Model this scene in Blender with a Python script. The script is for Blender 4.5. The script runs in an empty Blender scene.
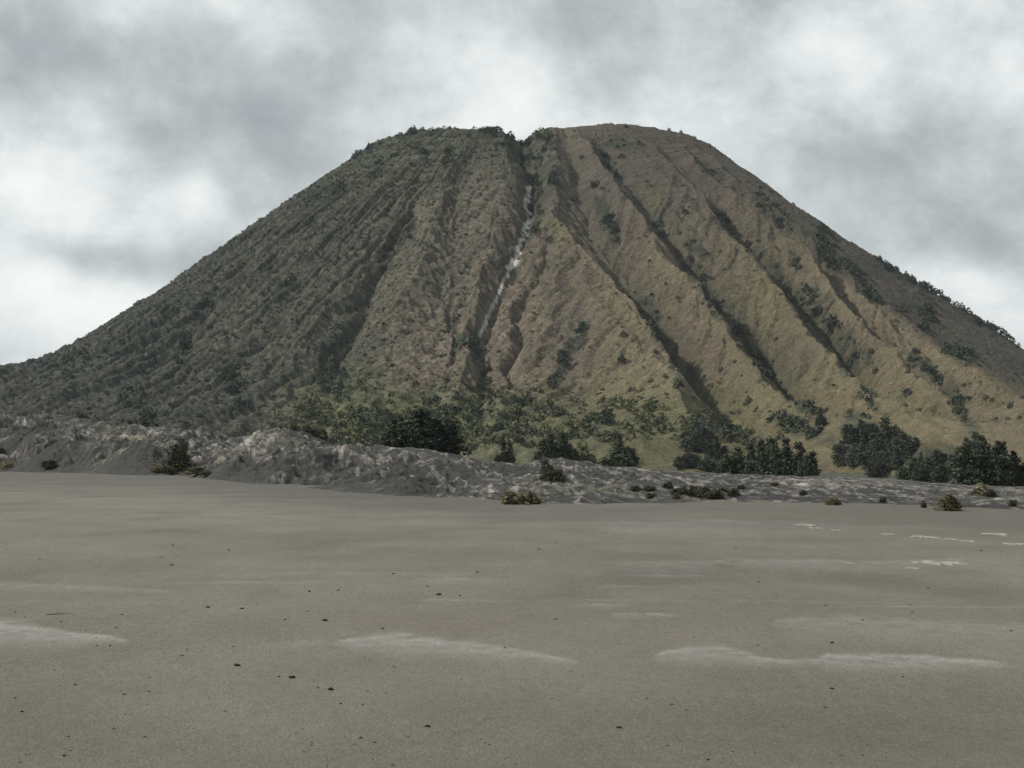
import bpy, math, random
import numpy as np

rng = np.random.RandomState(7)
random.seed(7)
scene = bpy.context.scene
col = scene.collection
W, H = 1024, 768
F = 1576.0
CAM_Z = 3.0
PITCH = math.atan((455 - 384) / F)
cp, sp = math.cos(PITCH), math.sin(PITCH)

# ------------------------------------------------------------------ survey helpers
def project(x, y, z):
    zc = z - CAM_Z
    d = y * cp + zc * sp
    up = -y * sp + zc * cp
    d = np.where(np.abs(d) < 1e-3, 1e-3, d)
    return 512 + F * x / d, 384 - F * up / d

def ray(px, py):
    a = (px - 512) / F
    b = (384 - py) / F
    return np.array([a, cp - b * sp, sp + b * cp])

def z_at(px, py, depth):
    r = ray(px, py)
    return CAM_Z + r[2] / r[1] * depth

def x_at(px, depth):
    r = ray(px, 455)
    return r[0] / r[1] * depth

def smooth(a, b, x):
    t = np.clip((x - a) / (b - a), 0, 1)
    return t * t * (3 - 2 * t)

_perm = np.random.RandomState(3).permutation(4096).astype(np.int64)
_ang = np.random.RandomState(5).rand(4096) * 2 * np.pi
_gx, _gy = np.cos(_ang), np.sin(_ang)

def perlin(x, y, seed=0):
    x = np.asarray(x, float); y = np.asarray(y, float)
    xi = np.floor(x).astype(np.int64); yi = np.floor(y).astype(np.int64)
    xf = x - xi; yf = y - yi
    u = xf * xf * xf * (xf * (xf * 6 - 15) + 10)
    v = yf * yf * yf * (yf * (yf * 6 - 15) + 10)
    def g(ix, iy, dx, dy):
        h = _perm[(_perm[(ix + seed * 131) & 4095] + iy) & 4095]
        return _gx[h] * dx + _gy[h] * dy
    a = g(xi, yi, xf, yf); b = g(xi + 1, yi, xf - 1, yf)
    c = g(xi, yi + 1, xf, yf - 1); d = g(xi + 1, yi + 1, xf - 1, yf - 1)
    return (a + u * (b - a) + v * ((c + u * (d - c)) - (a + u * (b - a)))) * 1.5

def fbm(x, y, oct=4, seed=0, gain=.5, lac=2.03):
    s = 0; a = 1; t = 0
    for i in range(oct):
        s = s + a * perlin(x, y, seed + i * 7); t += a
        x = x * lac + 11.3; y = y * lac + 5.7; a *= gain
    return s / t

def ridged(x, y, oct=4, seed=0, gain=.5):
    s = 0; a = 1; t = 0
    for i in range(oct):
        s = s + a * (1 - np.abs(perlin(x, y, seed + i * 7)) * 2); t += a
        x = x * 2.07 + 3.1; y = y * 2.07 + 8.7; a *= gain
    return s / t

# ------------------------------------------------------------------ object helpers
def tag(o, label=None, cat=None, group=None, kind=None):
    if label: o['label'] = label
    if cat: o['category'] = cat
    if group: o['group'] = group
    if kind: o['kind'] = kind
    return o

def mesh_obj(name, verts, faces, mat, parent=None, colors=None, smooth_shade=True, link=True):
    """faces: int array (n,3) or (n,4)"""
    verts = np.ascontiguousarray(verts, dtype=np.float32)
    faces = np.ascontiguousarray(faces, dtype=np.int32)
    m = bpy.data.meshes.new(name)
    n, k = faces.shape
    m.vertices.add(len(verts)); m.vertices.foreach_set('co', verts.ravel())
    m.loops.add(n * k); m.loops.foreach_set('vertex_index', faces.ravel())
    m.polygons.add(n)
    m.polygons.foreach_set('loop_start', np.arange(0, n * k, k, dtype=np.int32))
    m.polygons.foreach_set('loop_total', np.full(n, k, dtype=np.int32))
    m.polygons.foreach_set('use_smooth', np.full(n, smooth_shade, dtype=bool))
    m.update(calc_edges=True)
    if colors is not None:
        at = m.color_attributes.new('Col', 'FLOAT_COLOR', 'POINT')
        c = np.ones((len(verts), 4), np.float32); c[:, :3] = colors
        at.data.foreach_set('color', c.ravel())
    m.materials.append(mat)
    if not link: return m
    o = bpy.data.objects.new(name, m)
    col.objects.link(o)
    if parent: o.parent = parent
    return o

def grid_faces(nr, nc):
    i = np.arange(nr - 1)[:, None] * nc + np.arange(nc - 1)[None, :]
    i = i.ravel()
    return np.stack([i, i + 1, i + nc + 1, i + nc], 1)

# ------------------------------------------------------------------ materials
def nodes_of(name):
    m = bpy.data.materials.new(name); m.use_nodes = True
    nt = m.node_tree
    b = nt.nodes['Principled BSDF']
    b.inputs['Roughness'].default_value = .95
    b.inputs['Specular IOR Level'].default_value = .15
    return m, nt, b

def noise_node(nt, scale, detail=4, rough=.55, src=None):
    n = nt.nodes.new('ShaderNodeTexNoise')
    n.inputs['Scale'].default_value = scale
    n.inputs['Detail'].default_value = detail
    n.inputs['Roughness'].default_value = rough
    if src is not None: nt.links.new(src, n.inputs['Vector'])
    return n

def attr_material(name, fine=(), bumps=(), rough=.95):
    """vertex colour times several fine noises; bumps = (scale, distance)"""
    m, nt, b = nodes_of(name)
    L = nt.links
    at = nt.nodes.new('ShaderNodeAttribute'); at.attribute_name = 'Col'
    tc = nt.nodes.new('ShaderNodeTexCoord')
    c = at.outputs['Color']
    for scale, lo, hi in fine:
        n = noise_node(nt, scale, 5, .65, tc.outputs['Object'])
        r = nt.nodes.new('ShaderNodeMapRange')
        r.inputs[1].default_value = .3; r.inputs[2].default_value = .7
        r.inputs[3].default_value = lo; r.inputs[4].default_value = hi
        r.clamp = True
        L.new(n.outputs['Fac'], r.inputs[0])
        v = nt.nodes.new('ShaderNodeVectorMath'); v.operation = 'SCALE'
        L.new(c, v.inputs[0]); L.new(r.outputs[0], v.inputs['Scale'])
        c = v.outputs[0]
    L.new(c, b.inputs['Base Color'])
    prev = None
    for scale, dist in bumps:
        n = noise_node(nt, scale, 5, .6, tc.outputs['Object'])
        bp = nt.nodes.new('ShaderNodeBump'); bp.inputs['Strength'].default_value = 1
        bp.inputs['Distance'].default_value = dist
        L.new(n.outputs['Fac'], bp.inputs['Height'])
        if prev: L.new(prev, bp.inputs['Normal'])
        prev = bp.outputs['Normal']
    if prev: L.new(prev, b.inputs['Normal'])
    b.inputs['Roughness'].default_value = rough
    return m

def leaf_material(name, base, var=.35):
    m, nt, b = nodes_of(name)
    L = nt.links
    at = nt.nodes.new('ShaderNodeAttribute'); at.attribute_name = 'Col'
    oi = nt.nodes.new('ShaderNodeObjectInfo')
    r = nt.nodes.new('ShaderNodeMapRange')
    r.inputs[3].default_value = 1 - var; r.inputs[4].default_value = 1 + var
    L.new(oi.outputs['Random'], r.inputs[0])
    mx = nt.nodes.new('ShaderNodeMix'); mx.data_type = 'RGBA'; mx.blend_type = 'MULTIPLY'
    mx.inputs[0].default_value = 1
    mx.inputs[6].default_value = (*base, 1)
    L.new(at.outputs['Color'], mx.inputs[7])
    v = nt.nodes.new('ShaderNodeVectorMath'); v.operation = 'SCALE'
    L.new(mx.outputs[2], v.inputs[0]); L.new(r.outputs[0], v.inputs['Scale'])
    L.new(v.outputs[0], b.inputs['Base Color'])
    b.inputs['Roughness'].default_value = .8
    return m

M_mount = attr_material('volcano slope', fine=[(.75, .55, 1.45), (.2, .82, 1.18)], bumps=[(.5, 2.4), (1.4, .9)])
M_lava = attr_material('ash mounds', fine=[(1.2, .68, 1.3), (5, .75, 1.25)], bumps=[(.9, .9), (4, .25)])
M_sand = attr_material('volcanic sand', fine=[(30, .70, 1.26), (7, .90, 1.08), (75, .72, 1.26)], bumps=[(5, .07), (26, .035), (60, .014)])
M_tree = leaf_material('dark foliage', (.036, .045, .028))
M_haztree = leaf_material('haze-toned foliage', (.052, .062, .044))  # dark foliage lightened and greyed, so the haze sits in the leaf colour
M_bush = leaf_material('olive bush', (.050, .052, .030))
M_scrub = leaf_material('mountain scrub', (1, 1, 1), .0)
M_shrub = leaf_material('slope shrub', (.042, .053, .036), .35)
M_palebush = leaf_material('pale tussock', (.17, .155, .10), .15)
M_dryolive = leaf_material('dry olive tussock', (.10, .092, .05), .2)

def bark_mat():
    m, nt, b = nodes_of('bark')
    n = noise_node(nt, 6)
    r = nt.nodes.new('ShaderNodeValToRGB')
    r.color_ramp.elements[0].color = (.03, .025, .02, 1); r.color_ramp.elements[1].color = (.09, .075, .06, 1)
    nt.links.new(n.outputs['Fac'], r.inputs[0]); nt.links.new(r.outputs[0], b.inputs['Base Color'])
    return m
M_bark = bark_mat()
def stone_mat(name, a, c, scale):
    m, nt, b = nodes_of(name)
    tc = nt.nodes.new('ShaderNodeTexCoord')
    n = noise_node(nt, scale, 6, .6, tc.outputs['Object'])
    r = nt.nodes.new('ShaderNodeValToRGB')
    r.color_ramp.elements[0].position = .3; r.color_ramp.elements[1].position = .7
    r.color_ramp.elements[0].color = (*a, 1); r.color_ramp.elements[1].color = (*c, 1)
    nt.links.new(n.outputs['Fac'], r.inputs[0]); nt.links.new(r.outputs[0], b.inputs['Base Color'])
    bp = nt.nodes.new('ShaderNodeBump'); bp.inputs['Distance'].default_value = .02
    nt.links.new(n.outputs['Fac'], bp.inputs['Height']); nt.links.new(bp.outputs[0], b.inputs['Normal'])
    return m
M_clod = stone_mat('dark clod', (.015, .014, .012), (.05, .045, .038), 30)
M_crust = stone_mat('pale crust', (.13, .12, .105), (.32, .30, .27), 6)
M_grit = stone_mat('dark grit', (.03, .028, .025), (.08, .072, .06), 20)
M_twig = stone_mat('dry twig', (.05, .04, .03), (.12, .10, .08), 20)

# ------------------------------------------------------------------ the volcano
D, CX = 1500.0, 30.0
RR = np.arange(0, 1300, 2.0)
def prof(pts):
    p = np.array(pts, float)
    z = np.interp(RR, p[:, 0], p[:, 1])
    k = np.exp(-np.linspace(-2, 2, 21) ** 2); k /= k.sum()
    zp = np.concatenate([np.full(10, z[0]), z, np.full(10, z[-1])])
    return np.convolve(zp, k, 'valid')
BOWL = [(0, -95), (50, -85), (100, -40), (138, -6), (147, 0)]
# drop below the rim
P_left = prof(BOWL + [(184, -23), (232, -54), (279, -86), (355, -139), (422, -182), (479, -213), (520, -227), (600, -243), (720, -264), (900, -290), (1100, -306), (1300, -315)])
P_front = prof(BOWL + [(184, -23), (232, -54), (279, -86), (355, -139), (422, -184), (479, -219), (530, -243), (580, -262), (640, -279), (720, -289), (820, -296), (1000, -305), (1300, -315)])
P_right = prof(BOWL + [(168, -11), (206, -38), (244, -66), (292, -97), (339, -127), (396, -158), (435, -183), (460, -202), (550, -255), (620, -284), (700, -301), (820, -312), (1300, -318)])
_sil = np.array([(380, 131), (395, 126), (420, 120.5), (440, 121), (460, 121), (485, 124), (505, 122), (515, 126), (530, 119), (545, 120), (560, 122), (600, 118), (650, 119.5), (685, 121.5), (700, 129)], float)
_th = np.radians(np.linspace(-180, 180, 721))
def _rimz():
    x = CX + 147 * np.sin(_th); y = D - 147 * np.cos(_th)
    px = 512 + F * x / y
    row = np.interp(px, _sil[:, 0], _sil[:, 1])
    z = CAM_Z + (455 - row) * y / F
    # the far side of the rim stays lower than the near side looks
    back = smooth(np.radians(95), np.radians(150), np.abs(_th))
    z = z * (1 - back) + (308 - 6) * back
    k = np.ones(9) / 9
    return np.convolve(np.pad(z, 4, mode='wrap'), k, 'valid')
_RZ = _rimz()

CORR_L = [(0, 0.0), (130, -4.7), (150, -5.3), (170, -6.5), (200, -8.6), (250, -11.3), (300, -15.7), (350, -21.8), (400, -21.0), (450, -23.7), (500, -15.0), (550, -7.1), (600, -7.1), (650, -7.1), (700, -7.1), (1300, 0.0)]
CORR_R = [(0, 0.0), (130, -5.6), (150, -7.5), (170, -10.3), (200, -12.0), (250, -15.2), (300, -19.7), (350, -22.0), (400, -27.9), (450, -29.9), (500, -32.3), (550, -32.3), (600, -32.3), (650, -32.3), (700, -32.3), (1300, 0.0)]
def cone(th, r):
    rz = np.interp(th, _th, _RZ)
    l = np.interp(r, RR, P_left); f = np.interp(r, RR, P_front); g = np.interp(r, RR, P_right)
    a = np.degrees(th)
    wl = smooth(-45, -80, a); wr = smooth(40, 75, a)
    cl = np.interp(r, [c[0] for c in CORR_L], [c[1] for c in CORR_L]); cr_ = np.interp(r, [c[0] for c in CORR_R], [c[1] for c in CORR_R])
    return rz + f * (1 - wl - wr) + l * wl + g * wr + cl * smooth(-20, -75, a) + cr_ * smooth(20, 70, a)

def cone_polar(x, y):
    dx = x - CX; dy = D - y
    return np.arctan2(dx, dy), np.hypot(dx, dy)

def hit_cone(px, py, lift=0.0):
    r = ray(px, py)
    t = np.arange(600, 1650, .5)
    x = r[0] * t; y = r[1] * t; z = CAM_Z + r[2] * t
    th, rad = cone_polar(x, y)
    s = cone(th, rad) + lift
    k = np.argmax(z < s)
    if not (z < s).any():
        k = np.argmin(z - s)
    return th[k], rad[k]

# (kind amplitude m, left width m, right width m, polyline in survey pixels, amplitude profile)
FEAT = []
def feat(amp, wl, wr, pts, a0=1.0, a1=1.0):
    # resample
    th = []; rr = []; aa = []
    n = len(pts)
    for i, (px, py) in enumerate(pts):
        s = i / max(1, n - 1)
        t, r = hit_cone(px, py, amp * (a0 + (a1 - a0) * s) * (1.5 if amp > 0 else .8))
        th.append(t); rr.append(r); aa.append(amp * (a0 + (a1 - a0) * s))
    o = np.argsort(rr)
    g = 1.9 if pts[len(pts) // 2][0] > 535 else 1.45
    FEAT.append((np.array(rr)[o], np.array(th)[o], np.array(aa)[o] * g, wl, wr))

# main ridges and gullies: a chain of crest and valley lines from left to right, straight flanks between
CHAIN = []
def chain(h0, h1, pts):
    th = []; rr = []; hh = []
    n = len(pts)
    xm = pts[n // 2][0]
    k = .42 if xm < 370 else (.72 if h1 > 0 else .66) if xm < 500 else (.85 if xm < 555 else (1.15 if xm < 652 else (.95 if xm < 745 else (.84 if xm < 880 else .52))))
    h0 *= k; h1 *= k
    if h1 < 0 and xm > 640:   # the shaded flank right of each crest is short
        pts = [(px - (13 if xm > 790 else 6) * min(1, i / 3), py) for i, (px, py) in enumerate(pts)]
    for i, (px, py) in enumerate(pts):
        h = h0 + (h1 - h0) * (i / (n - 1)) ** .8
        t, r = hit_cone(px, py, h)
        th.append(t); rr.append(r); hh.append(h)
    o = np.argsort(rr); rr = np.array(rr)[o]; th = np.array(th)[o]; hh = np.array(hh)[o]
    CHAIN.append((rr, th, hh))
chain(3, 7, [(205, 270), (150, 325), (110, 362), (80, 388)])
chain(-4, -11, [(240, 262), (212, 296), (195, 320), (178, 350), (160, 380)])
chain(3, 9, [(330, 220), (294, 275), (270, 316), (236, 355), (215, 385)])
chain(-3, -9, [(345, 225), (312, 275), (285, 320), (258, 360)])
chain(2, 8, [(398, 175), (368, 225), (340, 275), (318, 315), (296, 355), (285, 380)])
chain(-5, -15, [(425, 180), (405, 222), (388, 258), (364, 305), (346, 338), (333, 365), (326, 390)])
chain(10, 9, [(474, 132), (458, 158), (441, 184), (433, 215), (424, 250), (408, 290), (392, 340), (385, 380)])
chain(-3, -6, [(486, 140), (468, 168), (456, 195), (449, 225), (447, 262), (449, 313), (456, 340), (452, 372)])
chain(5, 6, [(508, 150), (503, 190), (494, 235), (478, 285), (467, 325), (466, 365)])
chain(-12, -7, [(521, 130), (527, 150), (531, 170), (528, 195), (524, 225), (512, 262), (497, 298), (484, 322), (480, 345), (482, 370), (486, 400)])
chain(3, 19, [(556, 135), (553, 180), (550, 215), (572, 240), (593, 260), (614, 281), (634, 307), (649, 328), (665, 354), (678, 382), (690, 404)])
chain(-5, -18, [(572, 150), (583, 180), (596, 210), (612, 240), (628, 266), (648, 296), (663, 326), (676, 355), (688, 385), (698, 408)])
chain(6, 22, [(583, 135), (600, 160), (616, 181), (634, 207), (652, 232), (664, 260), (690, 282), (713, 308), (737, 347), (759, 374), (792, 406), (812, 420), (843, 438)])
chain(-6, -20, [(602, 148), (622, 172), (643, 197), (664, 226), (684, 252), (706, 278), (728, 306), (754, 343), (777, 372), (806, 400), (830, 416), (856, 436)])
chain(2, 22, [(640, 138), (663, 157), (690, 182), (710, 208), (731, 240), (751, 258), (778, 289), (800, 318), (822, 344), (838, 368), (857, 385), (884, 417), (900, 440)])
chain(-4, -23, [(662, 142), (690, 170), (716, 198), (744, 232), (768, 256), (796, 285), (824, 314), (844, 342), (862, 368), (882, 388), (904, 416), (920, 440)])
chain(4, 22, [(677, 140), (696, 163), (718, 182), (742, 200), (762, 216), (780, 230), (808, 252), (834, 290), (848, 308), (870, 330), (887, 345), (902, 368), (933, 397), (949, 413), (972, 436)])
chain(-4, -18, [(690, 142), (716, 168), (742, 190), (768, 208), (796, 228), (826, 250), (856, 284), (874, 302), (896, 325), (912, 341), (928, 358), (956, 386), (974, 404), (996, 430)])
chain(3, 17, [(697, 146), (726, 172), (756, 196), (784, 216), (812, 240), (840, 276), (873, 304), (902, 325), (941, 355), (972, 371), (1019, 398)])
chain(-3, -12, [(704, 150), (740, 178), (776, 206), (812, 236), (846, 262), (882, 290), (920, 316), (960, 346), (995, 368), (1040, 392)])

def chain_height(th, r):
    nb = 400
    rg = np.linspace(100, 760, nb)
    K = len(CHAIN)
    T = np.zeros((nb, K + 2)); Hh = np.zeros((nb, K + 2))
    for k, (rr, tt, hh) in enumerate(CHAIN):
        T[:, k + 1] = np.interp(rg, rr, tt)
        a = smooth(rr[0] - 70, rr[0] + 10, rg) * (1 - smooth(rr[-1] - 70, rr[-1] + 150, rg))
        Hh[:, k + 1] = np.interp(rg, rr, hh) * a
    T[:, 0] = T[:, 1] - .35; T[:, -1] = T[:, -2] + .45
    for k in (10, 12, 14, 16, 18):    # crests keep apart, each gully stays between its two crests
        if k > 10: T[:, k + 1] = np.maximum(T[:, k + 1], T[:, k - 1] + np.radians(5.0))
    for k in (11, 13, 15, 17):
        g = T[:, k + 2] - T[:, k]
        T[:, k + 1] = np.clip(T[:, k + 1], T[:, k] + .22 * g, T[:, k] + .48 * g)
    T = np.maximum.accumulate(T + np.arange(K + 2) * 1e-4, axis=1)
    Hh *= smooth(125, 215, rg)[:, None]
    fi = np.clip((r - 100) / 660 * (nb - 1), 0, nb - 1.001)
    i0 = fi.astype(int); f = fi - i0
    out = np.zeros_like(th)
    done = np.zeros(th.shape, bool)
    for k in range(K + 1):
        ta = T[i0, k] * (1 - f) + T[i0 + 1, k] * f
        tb = T[i0, k + 1] * (1 - f) + T[i0 + 1, k + 1] * f
        m = (th >= ta) & (th < tb) & ~done
        if not m.any(): continue
        q = (th[m] - ta[m]) / np.maximum(tb[m] - ta[m], 1e-5)
        ha = (Hh[i0, k] * (1 - f) + Hh[i0 + 1, k] * f)[m]; hb = (Hh[i0, k + 1] * (1 - f) + Hh[i0 + 1, k + 1] * f)[m]
        # slightly hollow flanks: the valley stays narrow, the crest sharp
        q = np.where(hb > ha, q ** 1.12, 1 - (1 - q) ** 1.12)
        out[m] = ha + (hb - ha) * q
        done |= m
    return out

feat(4, 12, 9, [(600, 295), (622, 317), (645, 344), (677, 387)], .4, 1)
feat(6, 22, 10, [(590, 300), (610, 332), (634, 358), (657, 385), (685, 410)], .4, 1.1)
feat(-8, 10, 10, [(521, 131), (526, 150), (531, 172), (528, 200)], 1, .6)
feat(-5, 6, 7, [(528, 190), (524, 225), (512, 262), (497, 298), (482, 335), (485, 390)], 1, .8)
for p in ([(598, 148), (636, 197), (675, 252), (722, 304), (772, 372)], [(716, 203), (765, 258), (818, 312), (856, 368)], [(642, 292), (672, 355), (684, 385)], [(862, 300), (922, 362), (966, 408)], [(403, 225), (364, 305), (335, 365)], [(216, 290), (186, 345)]):
    feat(-5, 7, 7, p, .6, 1.2)
feat(4, 14, 8, [(868, 335), (850, 362), (845, 380)], .8, .5)
feat(5, 20, 12, [(800, 350), (790, 372), (783, 390)], .8, .7)
feat(6, 25, 12, [(895, 420), (912, 445), (930, 462)], .8, 1)
feat(-6, 4, 5, [(545, 264), (527, 285), (520, 315), (514, 358), (512, 380)], .8, 1)
feat(6, 10, 16, [(560, 300), (545, 332), (518, 362), (497, 403)], .5, 1.1)
# subtle spurs on the tan flanks
for p in ([(722, 250), (730, 300), (738, 330)], [(745, 270), (752, 320), (762, 360)], [(690, 300), (694, 345), (690, 380)], [(720, 350), (712, 385), (700, 415)], [(820, 370), (812, 400), (806, 415)], [(855, 395), (850, 420)], [(768, 300), (780, 340), (786, 380)], [(640, 290), (632, 300), (625, 306)], [(560, 260), (552, 300), (540, 340)], [(585, 290), (570, 330), (555, 370)]):
    feat(2.6, 12, 8, p, .6, 1)
def features(th, r, base):
    xw = CX + r * np.sin(th); yw = D - r * np.cos(th)
    th = th + (fbm(xw / 38, yw / 38, 3, 91) * 7 + fbm(xw / 11, yw / 11, 2, 93) * 1.6) / np.maximum(r, 60)
    d = chain_height(th, r)
    for rr, tt, aa, wl, wr in FEAT:
        m = (r > rr[0] - 60) & (r < rr[-1] + 70)
        if not m.any(): continue
        R_ = r[m]
        tc = np.interp(R_, rr, tt)
        am = np.interp(R_, rr, aa)
        am = am * smooth(rr[0] - 50, rr[0] + 15, R_) * (1 - smooth(rr[-1] - 40, rr[-1] + 70, R_))
        ds = (th[m] - tc) * R_
        w = np.where(ds < 0, wl, wr)
        q = np.abs(ds) / w
        if aa.mean() > 0:
            d[m] += am * (1.15 * np.exp(-q) - .5 * np.exp(-(q / 2.1) ** 2))
        else:
            d[m] += am * 1.3 * np.exp(-q ** 1.5 * .9)
    return d

def worley(x, y, seed=0):
    xi = np.floor(x).astype(np.int64); yi = np.floor(y).astype(np.int64)
    d = np.full(x.shape, 9.0)
    for a in (-1, 0, 1):
        for b in (-1, 0, 1):
            h = _perm[(_perm[(xi + a + seed * 77) & 4095] + yi + b) & 4095]
            px_ = xi + a + .5 + _gx[h] * .45; py_ = yi + b + .5 + _gy[h] * .45
            d = np.minimum(d, (x - px_) ** 2 + (y - py_) ** 2)
    return d

def scrub_field(x, y):
    wx_ = x + fbm(x / 5, y / 5, 2, 63) * 2; wy_ = y + fbm(x / 5 + 9, y / 5, 2, 64) * 2
    a = 1 - np.minimum(worley(wx_ / 5.0, wy_ / 5.6, 1) * 2.2, 1)
    b = 1 - np.minimum(worley(wx_ / 2.5, wy_ / 2.8, 2) * 2.2, 1)
    return a * .5 * (1 + 1.0 * perlin(x / 13, y / 13, 66)) + b * .42 - .3

def mount_detail(th, r, x, y):
    out = smooth(120, 170, r)
    left = smooth(8, -35, np.degrees(th) + fbm(x / 90, y / 90, 2, 4) * 12)
    wx = fbm(x / 60, y / 60, 3, 21) * .05
    # rills running down the slope
    t2 = th + wx * .6
    # side ribs running down each flank into its gully
    dd = 5.0 / np.maximum(r, 60)
    sl_ = (chain_height(th + dd, r) - chain_height(th - dd, r)) / 10.0
    arc = th * 400 * (.4 + .6 * r / 400) + fbm(x / 45, y / 45, 2, 23) * 9
    up_ = smooth(.04, .22, sl_); dn_ = smooth(.04, .22, -sl_)
    ribR = ridged((arc + .62 * r) / 19, (r - .5 * arc) / 150, 3, 25) - .5
    ribL = ridged((arc - .62 * r) / 19, (r + .5 * arc) / 150, 3, 27) - .5
    fl = 1 - smooth(-13, -24, np.degrees(th))
    up_ = up_ * fl; dn_ = dn_ * fl
    ribz = (ribR * up_ + ribL * dn_) * smooth(190, 330, r) * (1 - smooth(640, 760, r))
    ril = ridged(t2 * 16, r / 330, 3, 9) - .5
    ril = ril + .35 * np.maximum(ril, 0)
    ril2 = ridged(t2 * 42 + 3, r / 160, 3, 31) - .5
    grow = smooth(150, 380, r) * .7 + .3
    z = (5.2 + 2.0 * left) * ril * grow + (1.5 + 2.4 * left) * ril2 * grow
    z = z * (1 - .6 * np.maximum(up_, dn_)) + ribz * 5.0
    z += (1 - fl) * (ridged(t2 * 24 + 5, r / 420, 2, 37) - .5) * 5.5 * smooth(170, 300, r)
    z += fbm(x / 70, y / 70, 3, 41) * 3.0
    z += fbm(x / 14, y / 14, 3, 51) * (1.0 + 1.3 * left)
    scr = scrub_field(x, y)
    z += scr * (1.1 + 1.5 * left) * smooth(-0.35, .3, fbm(x / 40, y / 40, 2, 71) + .25 + left * .5)
    return z * out

foot_th = None
def mountain_z(x, y):
    th, r = cone_polar(x, y)
    b = cone(th, r)
    b = b + features(th, r, b)
    rq = r - .8 * b
    return b + mount_detail(th, r, CX + rq * np.sin(th), D - rq * np.cos(th))

a_f = np.linspace(-100, 100, 1750)
a_b = np.linspace(100, 260, 130)[1:]
ang = np.radians(np.concatenate([a_f, a_b]))
ang_w = (ang + np.pi) % (2 * np.pi) - np.pi
rad = np.concatenate([np.linspace(4, 120, 18), np.linspace(124, 700, 660), np.linspace(703, 1150, 90)])
TH = np.repeat(ang_w[None, :], len(rad), 0); R = np.repeat(rad[:, None], len(ang), 1)
MX = CX + R * np.sin(TH); MY = D - R * np.cos(TH)
flatm = lambda a: a.ravel()
MZ = mountain_z(MX.ravel(), MY.ravel()).reshape(MX.shape)
PX, PY = project(MX, MY, MZ)

def blob(px, py, cx, cy, sx, sy):
    return np.exp(-((px - cx) / sx) ** 2 - ((py - cy) / sy) ** 2)

def seg_dist(px, py, pts):
    d = np.full(px.shape, 1e9)
    if len(pts) == 1:
        return np.hypot(px - pts[0][0], py - pts[0][1])
    for (x0, y0), (x1, y1) in zip(pts[:-1], pts[1:]):
        vx, vy = x1 - x0, y1 - y0
        t = np.clip(((px - x0) * vx + (py - y0) * vy) / (vx * vx + vy * vy), 0, 1)
        d = np.minimum(d, np.hypot(px - x0 - t * vx, py - y0 - t * vy))
    return d

DARK = [
 ([(402,226),(402,236)],12), ([(388,254),(386,264)],8), ([(356,300),(336,345)],9), ([(330,345),(325,385)],8),
 ([(217,291),(201,310)],6), ([(190,342),(183,360)],6), ([(290,280),(268,305)],6), ([(232,372),(240,398)],14),
 ([(340,375),(342,395)],7), ([(128,398),(152,415)],11), ([(525,142),(531,172)],9), ([(534,178),(532,228)],9),
 ([(503,262),(503,275)],6), ([(478,330),(472,345),(478,362)],6), ([(484,370),(486,400)],4), ([(455,320),(457,350)],4),
 ([(545,140),(550,165),(542,190)],12), ([(596,148),(606,160),(616,175)],5), ([(612,143),(638,146)],6), ([(595,185)],5),
 ([(600,205),(612,235)],8), ([(640,295),(652,318),(662,342)],8), ([(673,362),(676,376)],3.5), ([(680,386),(684,396)],4),
 ([(655,215),(662,235)],4), ([(690,243),(706,256)],6), ([(690,268),(706,288),(720,315)],8), ([(737,335),(755,352),(768,378)],8),
 ([(780,388),(790,400)],4), ([(800,407),(826,422)],5), ([(716,210),(733,233)],6), ([(757,197),(785,225)],8),
 ([(696,163),(720,175)],5), ([(822,236),(833,264)],11), ([(755,248),(786,280)],7), ([(790,250),(798,272)],4),
 ([(790,290),(828,300)],8), ([(800,300),(825,325),(845,340),(850,366)],12), ([(838,345)],12), ([(862,395),(884,414)],4),
 ([(860,290),(880,300)],5), ([(848,265),(858,275)],5), ([(925,305),(928,325)],9), ([(900,310)],5), ([(950,350),(966,358)],9),
 ([(915,358),(948,385),(960,410),(974,430)],7), ([(868,355),(870,362)],4), ([(872,368)],4),
 ([(880,262),(925,285),(960,308),(1010,335)],4.5), ([(352,155),(372,146)],5), ([(405,135),(440,130)],5), ([(470,132),(500,132)],5), ([(486,138),(514,142)],6), ([(420,150),(425,160)],4), ([(380,165),(372,175)],5), ([(345,185),(335,195)],4), ([(452,152),(446,164)],5),
 ([(585,330),(562,360),(556,385)],6), ([(430,402),(450,412)],6), ([(590,424),(605,420)],6), ([(505,400),(530,405)],4), ([(850,420),(900,440)],9),
 ([(700,425),(760,440)],6), ([(780,420),(830,440)],7), ([(850,445),(905,455),(960,455)],11), ([(845,430),(870,440)],7),
]
SINGLES = [(965,386,3),(971,385,2),(967,398,3.5),(986,399,4),(992,402,2.5),(1011,407,4),(1018,432,3),(948,444,4),(907,394,5),
 (735,362,3),(743,376,2.2),(721,371,2.8),(704,378,2.5),(735,402,2),(749,402,4),(678,297,2),(669,318,2),(650,262,1.8),(549,268,2),
 (624,336,4.5),(634,340,2.5),(622,362,6),(650,382,2.5),(632,390,4),(643,391,2.5),(777,340,3.5),(596,128,2.5),(626,128,2.5),
 (669,128,2),(681,133,2.5),(695,136,2),(700,150,2),(622,158,4),(683,186,2.5),(686,213,3.5),(693,200,2),(660,222,2.5),(663,233,2.5),
 (680,234,3),(595,186,5),(602,188,3),(576,183,2.5),(582,158,3),(561,226,2.5),(550,241,4),(812,300,3),(640,207,2),(666,236,2),(701,267,3),
 (720,252,2.5),(724,270,2.5),(703,282,3.5),(717,303,4),(723,302,3),(808,225,2.5),(795,200,2),(848,262,3),(935,318,3),(941,318,2),(978,330,2.5),
 (1013,360,2.5),(1016,375,3),(1002,372,2),(985,340,2),(870,353,3.5),(877,372,4),(905,313,3),(865,283,3)]

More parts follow.
